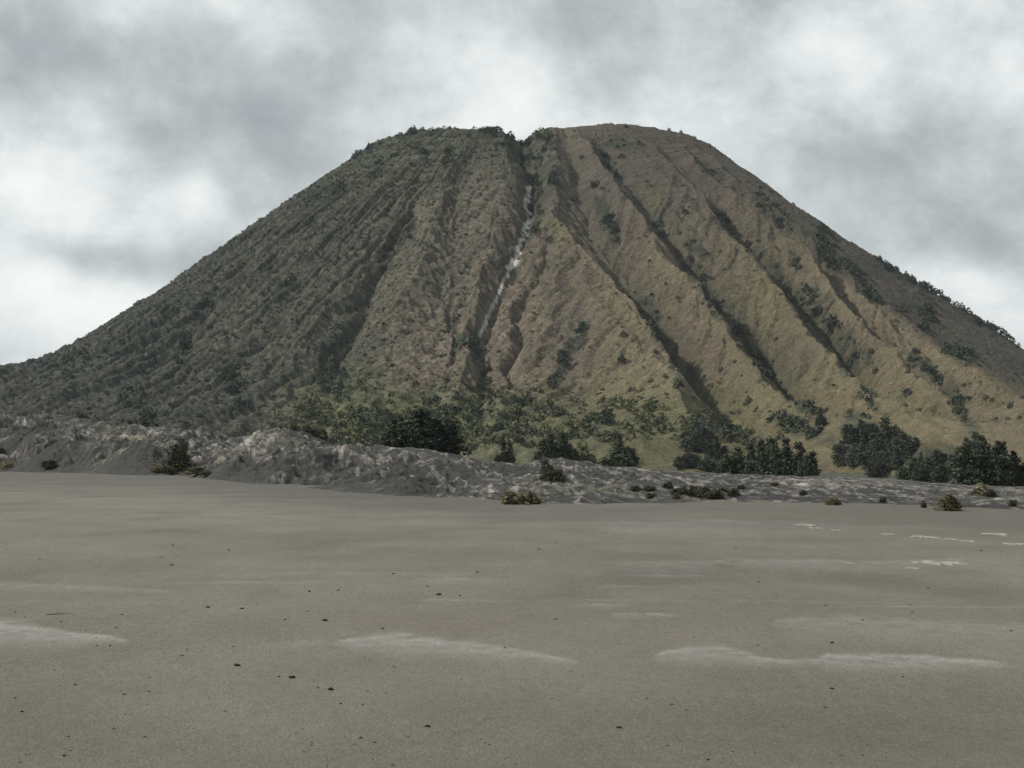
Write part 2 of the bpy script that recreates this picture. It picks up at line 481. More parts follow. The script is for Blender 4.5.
def shrub_density(px, py):
    wpx = px + fbm(px / 9, py / 9, 2, 81) * 5
    wpy = py + fbm(px / 9 + 40, py / 9, 2, 82) * 5
    d = np.zeros(px.shape)
    for pts, w in DARK:
        xs = [p[0] for p in pts]; ys = [p[1] for p in pts]
        m = (px > min(xs) - 3 * w) & (px < max(xs) + 3 * w) & (py > min(ys) - 3 * w) & (py < max(ys) + 3 * w)
        if not m.any(): continue
        q = seg_dist(wpx[m], wpy[m], pts) / w
        d[m] = np.maximum(d[m], 1 - smooth(.5, 1.4, q))
    return d

dark = shrub_density(PX, PY)
# slope colour zones
def mix(c, col2, f):
    f = np.clip(f, 0, 1)[..., None]
    return c * (1 - f) + np.array(col2) * f
_rq = R - .8 * MZ; NX = CX + _rq * np.sin(TH); NY = D - _rq * np.cos(TH)
n1 = fbm(NX / 35, NY / 35, 4, 101); n2 = fbm(NX / 9, NY / 9, 3, 111); n3 = fbm(NX / 3.2, NY / 3.2, 2, 121)
n4 = fbm(MX / 120, MY / 120, 3, 131)
wpx = PX + n1 * 26; wpy = PY + n1 * 18 + n2 * 6
TAN = (.165, .138, .096); DARKSC = (.058, .062, .053); PINK = (.195, .155, .125); GREEN = (.118, .120, .064)
YEL = (.175, .155, .085); DKG = (.046, .056, .040); GREY = (.118, .103, .090); DKBR = (.070, .062, .055)
C = np.zeros(MX.shape + (3,)) + np.array(TAN)
rightw = smooth(470, 590, wpx + (wpy - 260) * -.15)
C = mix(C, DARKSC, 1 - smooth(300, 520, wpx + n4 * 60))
C = mix(C, GREY, blob(wpx, wpy, 560, 200, 110, 70) * .8)
C = mix(C, GREY, blob(wpx, wpy, 440, 250, 60, 90) * .6)
C = mix(C, (.098, .084, .072), smooth(290, 150, wpy) * smooth(540, 620, wpx) * .85)
C = mix(C, PINK, blob(wpx, wpy, 425, 355, 45, 40) * .75)
C = mix(C, PINK, blob(wpx, wpy, 500, 330, 28, 75) * .8)
C = mix(C, PINK, blob(wpx, wpy, 600, 255, 60, 40) * .3)
C = mix(C, PINK, blob(wpx, wpy, 700, 340, 40, 40) * .35)
C = mix(C, GREY, blob(wpx, wpy, 575, 330, 28, 50) * .7)
C = mix(C, YEL, blob(wpx, wpy, 560, 230, 14, 14) * .9)
C = mix(C, YEL, blob(wpx, wpy, 650, 195, 14, 12) * .35)
C = mix(C, YEL, smooth(340, 420, wpy) * smooth(590, 680, wpx) * (1 - smooth(900, 1000, wpx)) * .65)
C = mix(C, YEL, blob(wpx, wpy, 760, 290, 30, 50) * .5)
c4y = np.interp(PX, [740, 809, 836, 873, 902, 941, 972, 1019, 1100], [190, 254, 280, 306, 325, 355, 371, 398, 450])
C = mix(C, DKBR, smooth(2, -14, PY - c4y) * smooth(700, 860, PX) * .9)  # far right flank past the crest: its shade is put into the colour
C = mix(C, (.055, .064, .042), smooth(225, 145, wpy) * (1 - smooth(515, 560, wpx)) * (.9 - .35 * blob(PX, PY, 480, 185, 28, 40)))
C = mix(C, (.11, .11, .07), blob(wpx, wpy, 300, 310, 130, 90) * .30)
gl = smooth(375, 410, wpy + n2 * 20) * smooth(230, 330, wpx) * (1 - smooth(680, 780, wpx))
C = mix(C, GREEN, gl * .85)
C = mix(C, (.115, .130, .060), blob(wpx, wpy, 350, 395, 40, 22) * .8)
C = mix(C, (.115, .130, .060), blob(wpx, wpy, 460, 425, 35, 18) * .6)
C = mix(C, (.215, .20, .125), blob(wpx, wpy, 335, 420, 16, 14) * .8)
C = mix(C, YEL, smooth(.1, .35, n2) * gl * smooth(480, 560, wpx) * .8)
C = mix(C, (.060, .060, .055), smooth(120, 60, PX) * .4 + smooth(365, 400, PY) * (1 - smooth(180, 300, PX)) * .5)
C = mix(C, (.058, .070, .048), smooth(.0, .4, n2 + n1 * .5) * (.45 * (1 - rightw) + .12))
C = mix(C, (.16, .145, .115), smooth(.05, .4, n3 + n2 * .6) * .35 * (1 - rightw) * smooth(150, 260, PX))
C = mix(C, (.062, .068, .046), smooth(.12, .4, n3 - .1 * n2) * .45)
C = mix(C, (.075, .075, .055), smooth(.05, .45, n2 + .6 * n1) * .35 * rightw)
_b = cone(TH, R); _b = _b + features(TH.ravel(), R.ravel(), None).reshape(TH.shape); _rq = R - .8 * _b
sf = scrub_field(CX + _rq * np.sin(TH), D - _rq * np.cos(TH))
C *= (.72 + .75 * np.clip(sf + .25, 0, .9) * (.45 + .75 * (1 - rightw)))[..., None] * (1 + .0 * n1)[..., None] + (.12 * rightw)[..., None]
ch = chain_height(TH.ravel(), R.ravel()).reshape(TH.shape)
C = mix(C, (.215, .190, .120), smooth(3, 13, ch + 2 * n2) * rightw * smooth(170, 300, PY) * (1 - smooth(2, -14, PY - c4y)) * .36)  # crest highlight painted into the colour, in a dry grass tone
C = mix(C, (.078, .080, .056), smooth(0, -12, ch + 3 * n2) * rightw * .5)  # greener gully growth, with shade added to the colour to deepen relief
C = mix(C, DKG, dark * np.clip(.62 + .6 * n3 + .9 * n2, 0, 1))
# the pale dry wash down the central gully
wash = .62 * seg_dist(PX + n2 * 7, PY, [(529, 188), (526, 205), (528, 222), (524, 235), (515, 257), (510, 268)]) / (1.7 + n3 * 1.6)
wash2 = .75 * seg_dist(PX + n2 * 4, PY, [(510, 268), (500, 292), (488, 315), (481, 335)]) / (1.1 + n3 * 1.6)
C = mix(C, (.72, .70, .66), (1 - smooth(.6, 1.2, np.minimum(wash, wash2))) * (wash2 > 0))
n5 = worley(NX / 4.2, NY / 4.2, 5); n6 = perlin(NX / 4.2 + 9, NY / 4.2, 127)
lf = (1 - smooth(420, 640, PX)) * .75 + .25
C = mix(C, (.155, .142, .112), smooth(.15, .5, n6) * (1 - smooth(.1, .35, n5)) * .62 * lf)
C = mix(C, (.034, .044, .032), smooth(.10, .45, -n6 + .3 * n2) * .60 * lf)
C *= (1 + .16 * n4 + .12 * n1)[..., None]
C = C * .84
lum = C.mean(-1, keepdims=True); C = lum + (C - lum) * 1.07
C = np.clip(C, .01, .8)

nr, nc = MX.shape
V = np.stack([MX, MY, MZ], -1).reshape(-1, 3)
fc = grid_faces(nr, nc)
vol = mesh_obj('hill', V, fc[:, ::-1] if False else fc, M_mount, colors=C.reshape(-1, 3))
tag(vol, 'furrowed flat-topped volcanic cone with a notched rim', 'volcano', kind='structure')

# ------------------------------------------------------------------ sand plain
U_E = np.array([-900, 0, 180, 300, 450, 500, 600, 750, 850, 1024, 1900], float)
R_E = np.array([468, 470.5, 475, 487.5, 499, 503, 505, 503.5, 506, 513, 520], float)
def edge_depth(u):
    return 3.0 * F / (np.interp(u, U_E, R_E) - 455)
def u_of(x, y):
    return 512 + F * x / np.maximum(y, 1)
def sand_z(x, y):
    u = u_of(x, y)
    e = edge_depth(u)
    z = fbm(x / 26, y / 26, 3, 141) * .16 * smooth(8, 40, y) + fbm(x / 3.1, y / 3.1, 3, 151) * .018
    z = z + fbm(x / .8, y / .8, 3, 153) * .006 * (y < 60)
    dip = smooth(1.0, 2.2, y / e)
    return z - dip * (3.0 + 3.0 * smooth(500, 900, u))
cols_u = np.concatenate([np.linspace(-7000, -60, 40)[:-1], np.linspace(-60, 1084, 1000), np.linspace(1084, 8000, 40)[1:]])
dep = np.concatenate([np.geomspace(1.2, 13.0, 50)[:-1], 3.0 * F / np.linspace(345, 12, 560), np.geomspace(394, 20000, 40)[1:]])
SY = np.repeat(dep[:, None], len(cols_u), 1); SX = (cols_u[None, :] - 512) / F * SY
SZ = sand_z(SX, SY)
# pale ash drifts and tone bands, in metres on the plain
def ground_xy(px, py):
    r = ray(px, py); t = -CAM_Z / r[2]
    return r[0] * t, r[1] * t
SC = np.zeros(SX.shape + (3,)) + np.array((.158, .150, .125))
b1 = fbm(SX / 9, SY / 9, 4, 161); b2 = fbm(SX / 2.3, SY / 5, 4, 171); b3 = fbm(SX / 40, SY / 22, 3, 181); b4 = fbm(SX / .5, SY / .5, 3, 191)
b5 = fbm(SX / 7 + 3, SY / 16, 4, 185, .6)
SC *= (1 + .24 * b1 + .16 * b2 + .2 * b3)[..., None]
SC = mix(SC, (.20, .195, .165), smooth(.12, .5, b5) * smooth(16, 26, SY) * .65)
SC = mix(SC, (.105, .10, .085), smooth(.12, .5, -b5) * smooth(16, 26, SY) * .45)
SC = mix(SC, (.165, .140, .126), smooth(.05, .5, fbm(SX / 12, SY / 8, 3, 201)) * .45)
SC = mix(SC, (.160, .153, .124), smooth(.05, .5, fbm(SX / 15, SY / 9, 3, 211)) * .4)
ROWS = 455 + CAM_Z * F / np.maximum(SY, .5)
for pts, thick, w in [([(-160, 596), (-60, 606), (0, 616), (22, 620), (40, 623), (62, 628), (90, 632), (112, 634), (136, 641)], (8, 34, 34, 30, 26, 20, 14, 9, 3), 1.0),
        ([(335, 640), (360, 635), (385, 630), (402, 629.5), (412, 632), (440, 636), (475, 639), (510, 645), (545, 651), (585, 660)], (4, 14, 22, 24, 22, 20, 17, 14, 10, 4), .85),
        ([(648, 655), (665, 647), (690, 643), (725, 643), (748, 649), (760, 655), (790, 657), (815, 656), (824, 650), (850, 648), (900, 650), (950, 653), (1010, 660)], (4, 16, 20, 20, 16, 9, 7, 8, 18, 22, 20, 16, 5), .8),
        ([(765, 618), (800, 612), (860, 611), (940, 615), (1024, 618), (1150, 620)], (4, 24, 28, 26, 26, 24), .42),
        ([(-60, 577), (20, 580), (90, 583), (180, 590)], (10, 12, 9, 3), .4)]:
    xs = [p_[0] for p_ in pts]; UU = cols_u[None, :] + b2 * 5
    top = np.interp(UU, xs, [p_[1] for p_ in pts]) + b4 * 1.2; th_ = np.interp(UU, xs, thick)
    k = (ROWS - top) / th_
    f = smooth(-.04, .24, k + .1 * b4) * (1 - smooth(.2, 1.35, k + .35 * b4 + .2 * b2)) * (UU > xs[0]) * (UU < xs[-1]) * w
    f = f * np.clip(.9 + .9 * b4, .2, 1.3) * smooth(xs[0], xs[0] + 12, UU) * (1 - smooth(xs[-1] - 14, xs[-1], UU))
    SC = mix(SC, (.265, .260, .235), f)
for (px0, px1, py, thick, edge, w) in [(600, 690, 611, 5, 2, .45), (560, 640, 601, 5, 2, .4),
        (420, 470, 596, 6, 2, .35), (400, 520, 575, 9, 3, .25), (560, 1100, 556, 12, 5, .3), (560, 900, 518, 16, 6, .3), (200, 520, 570, 6, 3, .2),
        (100, 380, 512, 8, 3, .2), (380, 1000, 596, 5, 3, .2), (240, 430, 640, 8, 4, .2), (150, 380, 580, 4, 2, .3), (820, 1100, 602, 3, 2, .35), (620, 720, 572, 3, 2, .3), (590, 660, 583, 3, 2, .3)]:
    # nearer edge fades, farther edge crisp
    xa, ya = ground_xy(px0, py); xb, yb = ground_xy(px1, py)
    _, yn = ground_xy((px0 + px1) / 2, py + thick)
    yn = min(yn, ya)
    wob = fbm(SX / ((xb - xa) * .22) + px0, SY * 0 + py, 3, 221)
    top = ya - (ya - yn) * (.25 + .35 * wob) - (ya - yn) * .9 * np.clip(np.abs((SX - (xa + xb) / 2) / ((xb - xa) / 2)), 0, 1.5) ** 2 * .38
    near = 1 - smooth(-.05, .10, (SY - top) / (ya - yn) + .05 * b4)
    far = smooth(yn - (ya - yn) * .5, yn + (ya - yn) * .9, SY + (ya - yn) * .25 * b2)
    ends = smooth(xa, xa + (xb - xa) * .18, SX) * (1 - smooth(xb - (xb - xa) * .35, xb, SX))
    f = near * far * ends * w * (.85 + .8 * b4 + .3 * b2)
    SC = mix(SC, (.30, .305, .285), f)
# darker sand at the foot of the mounds
e_ = edge_depth(cols_u[None, :])
er_ = np.interp(cols_u, U_E, R_E)[None, :]
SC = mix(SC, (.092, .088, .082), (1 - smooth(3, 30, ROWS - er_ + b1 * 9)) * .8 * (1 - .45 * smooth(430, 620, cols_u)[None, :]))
SC = mix(SC, (.115, .105, .090), smooth(.55, .8, SY / e_ + b2 * .05) * smooth(640, 800, cols_u)[None, :] * .5)
SC *= (1 + .10 * b4)[..., None]
o = mesh_obj('sand_plain', np.stack([SX, SY, SZ], -1).reshape(-1, 3), grid_faces(*SX.shape), M_sand, colors=np.clip(SC, .02, .8).reshape(-1, 3))
tag(o, 'flat plain of grey brown volcanic sand with pale drifts', 'sand plain', kind='structure')
# ground behind the camera
bx, by = np.meshgrid(np.linspace(-4000, 4000, 60), np.concatenate([np.linspace(-6000, -20, 20), np.linspace(-15, 1.25, 12)]))
bz = np.where(by > .5, 0, 0.0) + fbm(bx / 26, by / 26, 2, 141) * .1 - .03
mesh_obj('sand_plain_behind', np.stack([bx, by, bz], -1).reshape(-1, 3), grid_faces(*bx.shape), M_sand, colors=np.zeros((bx.size, 3)) + np.array((.142, .134, .114)))['kind'] = 'structure'

# ------------------------------------------------------------------ ash and lava mounds between plain and volcano
U_C = np.array([-1500, -200, 0, 60, 110, 160, 200, 235, 262, 290, 330, 380, 430, 470, 500, 545, 600, 650, 700, 760, 820, 900, 960, 1024, 1200, 2400], float)
R_C = np.array([405, 405, 414, 421, 425, 429, 431, 438, 433, 434, 441, 448, 457, 461, 463, 462, 466, 470, 474, 476, 478, 484, 487, 489, 492, 495], float)
D_C = np.interp(U_C, [-200, 0, 250, 430, 600, 760, 1024], [520, 480, 330, 240, 215, 210, 205])
def mound_z(x, y):
    u = u_of(x, y)
    e = edge_depth(u)
    dc = np.interp(u, U_C, D_C)
    zc = CAM_Z - (np.interp(u, U_C, R_C) - 455) * dc / F
    t = np.clip((y - e * .93) / (dc - e * .93), -.3, 1)
    z = -.5 + (zc + .5) * np.where(t < 0, t * 3, t ** .85)
    beyond = smooth(1.0, 1.7, y / dc)
    low = -2.5 - 2.5 * smooth(500, 850, u)
    z = z * (1 - beyond) + low * beyond
    am = np.interp(u, [-300, 0, 200, 420, 520, 640, 1024], [3.4, 3.2, 2.8, 2.0, 1.25, .75, .6])
    inn = smooth(-.02, .16, t) * (1 - .45 * smooth(.75, 1.0, t)) * (1 - .5 * beyond)
    big = ridged(x / 46 + .3, y / 62, 2, 231) - .55
    mid = fbm(x / 15, y / 24, 3, 241)
    z = z + am * inn * (1.7 * big + 1.1 * mid)
    # gully cuts and ledges
    led = fbm(x / 6.5 + fbm(x / 20, y / 20, 2, 3) * 2, y / 13, 3, 251)
    z = z + am * inn * .35 * np.abs(led)
    st = .55 * (am / 3 + .35)
    zz = z / st
    fr = zz - np.floor(zz)
    z = z + inn * st * .55 * (smooth(.3, .7, fr) - fr) * smooth(-.1, .3, fbm(x / 12, y / 18, 2, 261))
    z = z + inn * (ridged(x / 3.1 + fbm(x / 9, y / 9, 2, 285), y / 15, 3, 283) - .5) * .38 * (am / 2 + .3)
    z = z + inn * fbm(x / 1.6, y / 2.2, 3, 271) * .17 * (am / 2 + .45)
    z = z + inn * (ridged(x / 5.5 + y / 30, y / 9 - x / 26, 3, 281) - .5) * .6 * (am / 2 + .35)
    return z
mu = np.concatenate([np.linspace(-3000, -60, 90)[:-1], np.linspace(-60, 1084, 1150), np.linspace(1084, 4000, 90)[1:]])
mt = np.concatenate([np.linspace(.80, 2.6, 430), np.linspace(2.62, 5, 60)])
EU = edge_depth(mu)[None, :]; DCu = np.interp(mu, U_C, D_C)[None, :]
# rows from the plain's edge to well behind the crest
tt = np.linspace(0, 1, 420)[:, None]
near = EU * .86; far = np.maximum(DCu * 1.12, EU * 1.2)
GY = np.concatenate([near * (far / near) ** tt, far * (760 / far) ** np.linspace(0, 1, 70)[1:, None]])
GX = (mu[None, :] - 512) / F * GY
GZ = mound_z(GX, GY)
q1 = fbm(GX / 9, GY / 13, 3, 301); q2 = fbm(GX / 2.4 + GY / 11, GY / 10 - GX / 8, 6, 311, .62) * 1.12; q3 = fbm(GX / 1.0, GY / 2.5, 3, 321); q4 = fbm(GX / 35, GY / 50, 2, 331)
slope = np.abs(np.gradient(GZ, axis=0) / np.maximum(np.gradient(GY, axis=0), .05))
LC = np.zeros(GX.shape + (3,)) + np.array((.052, .051, .049))
LC = mix(LC, (.08, .077, .071), smooth(-.1, .4, q1) * .6)
def blur(a, ny, nx):
    k = 2 * ny + 1; c = np.cumsum(np.pad(a, ((ny + 1, ny), (0, 0)), mode='edge'), 0); a = (c[k:] - c[:-k]) / k
    k = 2 * nx + 1; c = np.cumsum(np.pad(a, ((0, 0), (nx + 1, nx)), mode='edge'), 1); return (c[:, k:] - c[:, :-k]) / k
hp = GZ - blur(blur(GZ, 6, 6), 6, 6)
hp = hp / (blur(np.abs(hp), 20, 20) + .02)
hp2 = GZ - blur(blur(GZ, 2, 2), 2, 2); hp2 = hp2 / (blur(np.abs(hp2), 20, 20) + .01)
tE = (GY - EU) / (DCu - EU)
pale_zone = .16 * smooth(.05, .2, tE) + .15 * blob(mu[None, :], tE, 175, .72, 70, .35) + .10 * blob(mu[None, :], tE, 235, .6, 60, .4) + .06 * blob(mu[None, :], tE, 350, .5, 90, .5) + .16 * blob(mu[None, :], tE, 430, .75, 60, .25) \
    + .19 * smooth(430, 560, mu)[None, :] + .10 * blob(mu[None, :], tE, 500, .2, 60, .25) + .12 * blob(mu[None, :], tE, 620, .15, 80, .25)
sl_m = np.hypot(np.gradient(GZ, axis=0) / np.maximum(np.gradient(GY, axis=0), .05), np.gradient(GZ, axis=1) / np.maximum(np.abs(np.gradient(GX, axis=1)), .05))
pz = .20 * (smooth(.35, 1.1, blur(sl_m, 1, 1)) - .35) + q2 * .75 + q1 * .35 + pale_zone - .20 + .02 * np.clip(hp, -2, 2) + .06 * np.clip(hp2, -2, 2)
pale = smooth(.20, .30, pz)
bd = fbm(GX / 3.4 + GY / 9, GY / 12 - GX / 10, 4, 341, .6)
band = (1 - smooth(.015, .07, np.abs(bd - .08))) * smooth(.05, .3, pale_zone + q1 * .5 + .05 * hp2)
LC = mix(LC, (.30, .28, .255), band * .7)
LC = mix(LC, (.20, .19, .172), pale * (.45 + .6 * q3))
LC = mix(LC, (.42, .395, .355), smooth(.42, .56, pz) * .7)
LC = mix(LC, (.42, .36, .27), blob(mu[None, :], tE, 140, .52, 22, .10) * .6)
LC = mix(LC, (.10, .105, .07), smooth(.3, .6, q4 + q3 * .5) * .5)
LC = mix(LC, (.075, .08, .06), smooth(1.1, 1.35, GY / DCu) * .9)
LC *= (1 + .25 * q3)[..., None]
o = mesh_obj('terrain', np.stack([GX, GY, GZ], -1).reshape(-1, 3), grid_faces(*GX.shape), M_lava, colors=np.clip(LC, .015, .8).reshape(-1, 3))
tag(o, 'eroded dark ash mounds streaked with pale crust', 'mounds', kind='structure')

# far caldera wall glimpsed past the volcano's left foot
fx = np.linspace(-2600, -1050, 160); fd = np.linspace(-1, 1, 14)
FX, FD = np.meshgrid(fx, fd)
fy = 3300 + FD * 350
fh = (200 + 60 * fbm(FX / 220, FX * 0, 4, 401)) * smooth(-1058, -1100, FX)
FZ = fh * (1 - FD ** 2) - 5 + fbm(FX / 60, fy / 60, 3, 405) * 8
fcol = np.zeros((FX.size, 3)) + np.array((.07, .075, .06))
o = mesh_obj('hill', np.stack([FX, fy, FZ], -1).reshape(-1, 3), grid_faces(*FX.shape), M_mount, colors=fcol)
tag(o, 'distant dark ridge low at the left edge', 'hill', kind='structure')

def ground_z(x, y):
    x = np.atleast_1d(np.asarray(x, float)); y = np.atleast_1d(np.asarray(y, float))
    return np.maximum(np.maximum(sand_z(x, y), mound_z(x, y) - (y > 755) * 100 - (y < edge_depth(u_of(x, y)) * .87) * 100), mountain_z(x, y))

# ------------------------------------------------------------------ foliage
def cards(P, size, rs, up=.0):
    """one triangle per point, random orientation"""
    n = len(P)
    a = rs.normal(size=(n, 3)); a /= np.linalg.norm(a, axis=1)[:, None]
    b = rs.normal(size=(n, 3)); b[:, 2] += up
    b -= a * (a * b).sum(1)[:, None]; b /= np.linalg.norm(b, axis=1)[:, None]
    s = size * (.6 + .8 * rs.rand(n))[:, None]
    v = np.stack([P - a * s * .5 - b * s * .4, P + a * s * .5 - b * s * .4, P + b * s * .75], 1).reshape(-1, 3)
    f = np.arange(n * 3).reshape(-1, 3)
    return v, f

def clump(n, seed, size=.22, flat=.75):
    rs = np.random.RandomState(seed)
    d = rs.normal(size=(n, 3)); d /= np.linalg.norm(d, axis=1)[:, None]
    d[:, 2] = np.abs(d[:, 2]) * 1.0 - .12
    lob = 1 + .28 * np.sin(d[:, 0] * 4 + seed) * np.cos(d[:, 1] * 3.3 + seed * 2)
    r = (.55 + .45 * rs.rand(n) ** .4) * lob
    P = d * r[:, None] * np.array([.5, .5, flat])
    v, f = cards(P, size, rs)
    c = np.repeat((.65 + .7 * rs.rand(n))[:, None] * np.ones(3), 3, 0)
    return v, f, c

def crown(kind, seed):
    """unit-height crown (z 0..1), radius about 0.5"""
    rs = np.random.RandomState(seed)
    P = []; B = []
    stems = {'spire': 7, 'broad': 13, 'feather': 7, 'round': 9, 'scraggy': 0}[kind]
    for i in range(stems):
        a = rs.rand() * 6.28; q = rs.rand() ** .5
        if kind == 'spire':
            cx, cy = .30 * q * math.cos(a), .30 * q * math.sin(a); top = 1 - .42 * rs.rand() - .12 * q; bot = rs.uniform(.02, .16); wid = rs.uniform(.12, .20)
        elif kind == 'broad':
            cx, cy = .40 * q * math.cos(a), .40 * q * math.sin(a); top = 1 - .38 * rs.rand() - .22 * q; bot = rs.uniform(.02, .15); wid = rs.uniform(.11, .19)
        elif kind == 'feather':
            cx, cy = .24 * q * math.cos(a), .24 * q * math.sin(a); top = 1 - .45 * q; bot = .02; wid = .2
        else:
            cx, cy = .30 * q * math.cos(a), .30 * q * math.sin(a); top = 1 - .25 * q - .3 * rs.rand(); bot = .06; wid = .2
        if i == 0: cx = cy = 0; top = 1
        nl = 9
        for j in range(nl):
            t = (j + .5) / nl
            z = bot + (top - bot) * t
            env = wid * (1 - t) ** (.55 if kind != 'round' else .35) * (.55 + .45 * min(1, t * 5)) + .025
            for k in range(5):
                a2 = rs.rand() * 6.28; rr = env * (.35 + .55 * rs.rand())
                lx, ly = cx + rr * math.cos(a2), cy + rr * math.sin(a2)
                lz = z + rs.uniform(-.05, .05)
                nn = 17 if kind != 'feather' else 13
                lr = (.026 + env * .30) * rs.uniform(.5, 1.4)
                p = rs.normal(size=(nn, 3)) * lr * .6 + np.array([lx, ly, lz])
                p[:, 2] = np.clip(p[:, 2], .015, 1.03)
                P.append(p); B.append(np.full(nn, rs.uniform(.4, 1.7)))
    if kind == 'scraggy':
        for i in range(26):
            a = rs.rand() * 6.28; q = rs.rand() ** .6 * .42; hh = (1 - (q / .45) ** 2 * .75) * rs.uniform(.35, 1)
            for z in np.arange(.04, hh, .11):
                nn = 22; lr = rs.uniform(.04, .085)
                p = rs.normal(size=(nn, 3)) * np.array([lr, lr, lr * .9]) + np.array([q * math.cos(a) * (1 + z * .3), q * math.sin(a) * (1 + z * .3), z])
                p[:, 2] = np.clip(p[:, 2], .01, 1.06)
                P.append(p); B.append(np.full(nn, rs.uniform(.45, 1.6)))
    P = np.concatenate(P); B = np.concatenate(B) * (.75 + .5 * rs.rand(len(P)))
    v, f = cards(P, {'feather': .036, 'scraggy': .07}.get(kind, .042), rs, up=1.2)
    c = np.repeat(B[:, None] * np.array([1, 1, 1]), 3, 0)
    return v, f, c

def trunk_mesh(seed, limbs=6):
    rs = np.random.RandomState(seed)
    V = []; Fc = []
    def tube(p0, p1, r0, r1, n=6, bend=.02):
        base = len(V); seg = 4
        p0 = np.array(p0, float); p1 = np.array(p1, float)
        for s in range(seg + 1):
            t = s / seg
            c = p0 + (p1 - p0) * t + rs.normal(size=3) * bend * (0 < s < seg)
            r = r0 + (r1 - r0) * t
            for k in range(n):
                a = k * 6.283 / n
                V.append(c + np.array([math.cos(a) * r, math.sin(a) * r, 0]))
        for s in range(seg):
            for k in range(n):
                i = base + s * n + k; j = base + s * n + (k + 1) % n
                Fc.append((i, j, j + n, i + n))
    tube((0, 0, -.08), (0, 0, .85), .035, .008)
    for i in range(limbs):
        z = .1 + .1 * i; a = rs.rand() * 6.28
        tube((0, 0, z), (.26 * math.cos(a), .26 * math.sin(a), z + .22), .014, .004, 5)
    return np.array(V), np.array(Fc)

CR = {}
for kind, seeds in {'spire': (1, 2, 3, 4), 'broad': (5, 6, 7), 'feather': (8, 9), 'round': (10, 11, 12), 'scraggy': (13, 14, 15, 16)}.items():
    for s in seeds:
        v, f, c = crown(kind, s)
        CR.setdefault(kind, []).append((v, f, c))
crown_cache = {}
trunks = [mesh_obj('trunk', *trunk_mesh(s), M_bark, link=False) for s in (1, 2, 3)]
def crown_mesh(kind, i, mat):
    k = (kind, i, mat.name)
    if k not in crown_cache:
        v, f, c = CR[kind][i]
        crown_cache[k] = mesh_obj('crown', v, f, mat, colors=c, smooth_shade=False, link=False)
    return crown_cache[k]

tcount = 0
def on_row(px, row, dlo, dhi):
    """distance at which the ground shows at that picture row"""
    d = np.linspace(dlo, dhi, 500)
    x = (px - 512) / F * d
    z = ground_z(x, d)
    _, r = project(x, d, z)
    vis = r <= np.minimum.accumulate(r) + .01
    k = int(np.argmin(np.abs(r - row) + (~vis) * 50))
    return float(d[k])
def tree(name, cat, label, px, top, depth, wpx, kind='spire', mat=None, group=None, trunk=True, sink=.0):
    global tcount
    tcount += 1
    if depth < 0: depth = on_row(px, -depth, 420, 1150)
    x = x_at(px, depth); zg = float(ground_z(x, depth)[0]) - sink
    zt = z_at(px, top, depth)
    while cat == 'tree' and zt - zg < .7 * wpx * depth / F and depth > 300:
        depth *= .975
        x = x_at(px, depth); zg = float(ground_z(x, depth)[0]); zt = z_at(px, top, depth)
    h = max(zt - zg, .5); w = wpx * depth / F
    e = bpy.data.objects.new(name, None); col.objects.link(e)
    e.location = (x, depth, zg); e.empty_display_size = .5
    tag(e, label, cat, group)
    mat = mat or M_tree
    i = tcount % len(CR[kind])
    cm = bpy.data.objects.new('crown', crown_mesh(kind, i, mat)); col.objects.link(cm); cm.parent = e
    ex = 2 * np.percentile(np.abs(CR[kind][i][0][:, 0]), 93)
    cm.scale = (w / ex, w / ex, h / 1.0); cm.rotation_euler[2] = tcount * 1.7
    if trunk:
        tm = bpy.data.objects.new('trunk', trunks[tcount % 3]); col.objects.link(tm); tm.parent = e
        tm.scale = (w * .9, w * .9, h)
    return e

T = lambda *a, **k: tree('tree', 'tree', *a, **k)
# clump on the rise left of centre
g = 'dark trees clumped on the mound left of centre'
T('olive broad tree forming the left shoulder of the clump beneath the pale gully', 401, 421, 262, 36, 'broad', group=g)
T('tallest broad tree in the middle of the clump left of centre', 424, 411, 268, 50, 'broad', group=g)
T('dark broad tree at the right end of the clump left of centre', 447, 420, 270, 38, 'broad', group=g)
# lone trees along the foot
T('small lone pointed tree behind the mound between the clump and the pair of trees', 504, 438, 420, 15, 'spire')
T('left tree of the close pair standing right of the small pointed tree', 550, 432, 420, 19, 'spire')
T('right tree of the close pair standing right of the small pointed tree', 564, 434, 424, 21, 'spire')
T('squat dark rounded tree standing alone between the pair and the grey tree', 619, 441, 400, 27, 'round')
T('small low rounded tree just right of the pair at the foot of the slope', 584, 448, 500, 22, 'round')
T('greyish rounded tree on the lower slope where the pale spurs meet', 697, 420, -449, 26, 'round', M_haztree)
T('thin greyish tree with narrow crown left of the long dark grove', 716, 436, -462, 16, 'spire', M_haztree)
T('low dark bluish tree at the slope foot left of the long grove', 688, 450, -468, 22, 'round', M_haztree)
T('low dark tree beside the thin greyish tree at the slope foot', 708, 456, -470, 20, 'round', M_haztree)
# long grove
g = 'trees of the long dark grove right of centre'
T('low first tree at the left tip of the long dark grove', 728, 455, 402, 20, 'spire', group=g)
T('second tree from the left in the long dark grove', 738, 447, 400, 25, 'spire', group=g)
T('third tree from the left in the long dark grove', 750, 444, 396, 26, 'spire', group=g)
T('spiky tree left of the tallest in the long dark grove', 761, 440, 390, 26, 'spire', group=g)
T('tallest spiky tree in the long dark grove', 772, 438, 386, 29, 'spire', group=g)
T('broad tree right of the tallest in the long dark grove', 786, 439, 380, 35, 'broad', group=g)
T('steep-sided tree near the right end of the long dark grove', 799, 442, 374, 29, 'spire', group=g)
T('lowest tree closing the right end of the long dark grove', 806, 455, 370, 17, 'round', group=g)
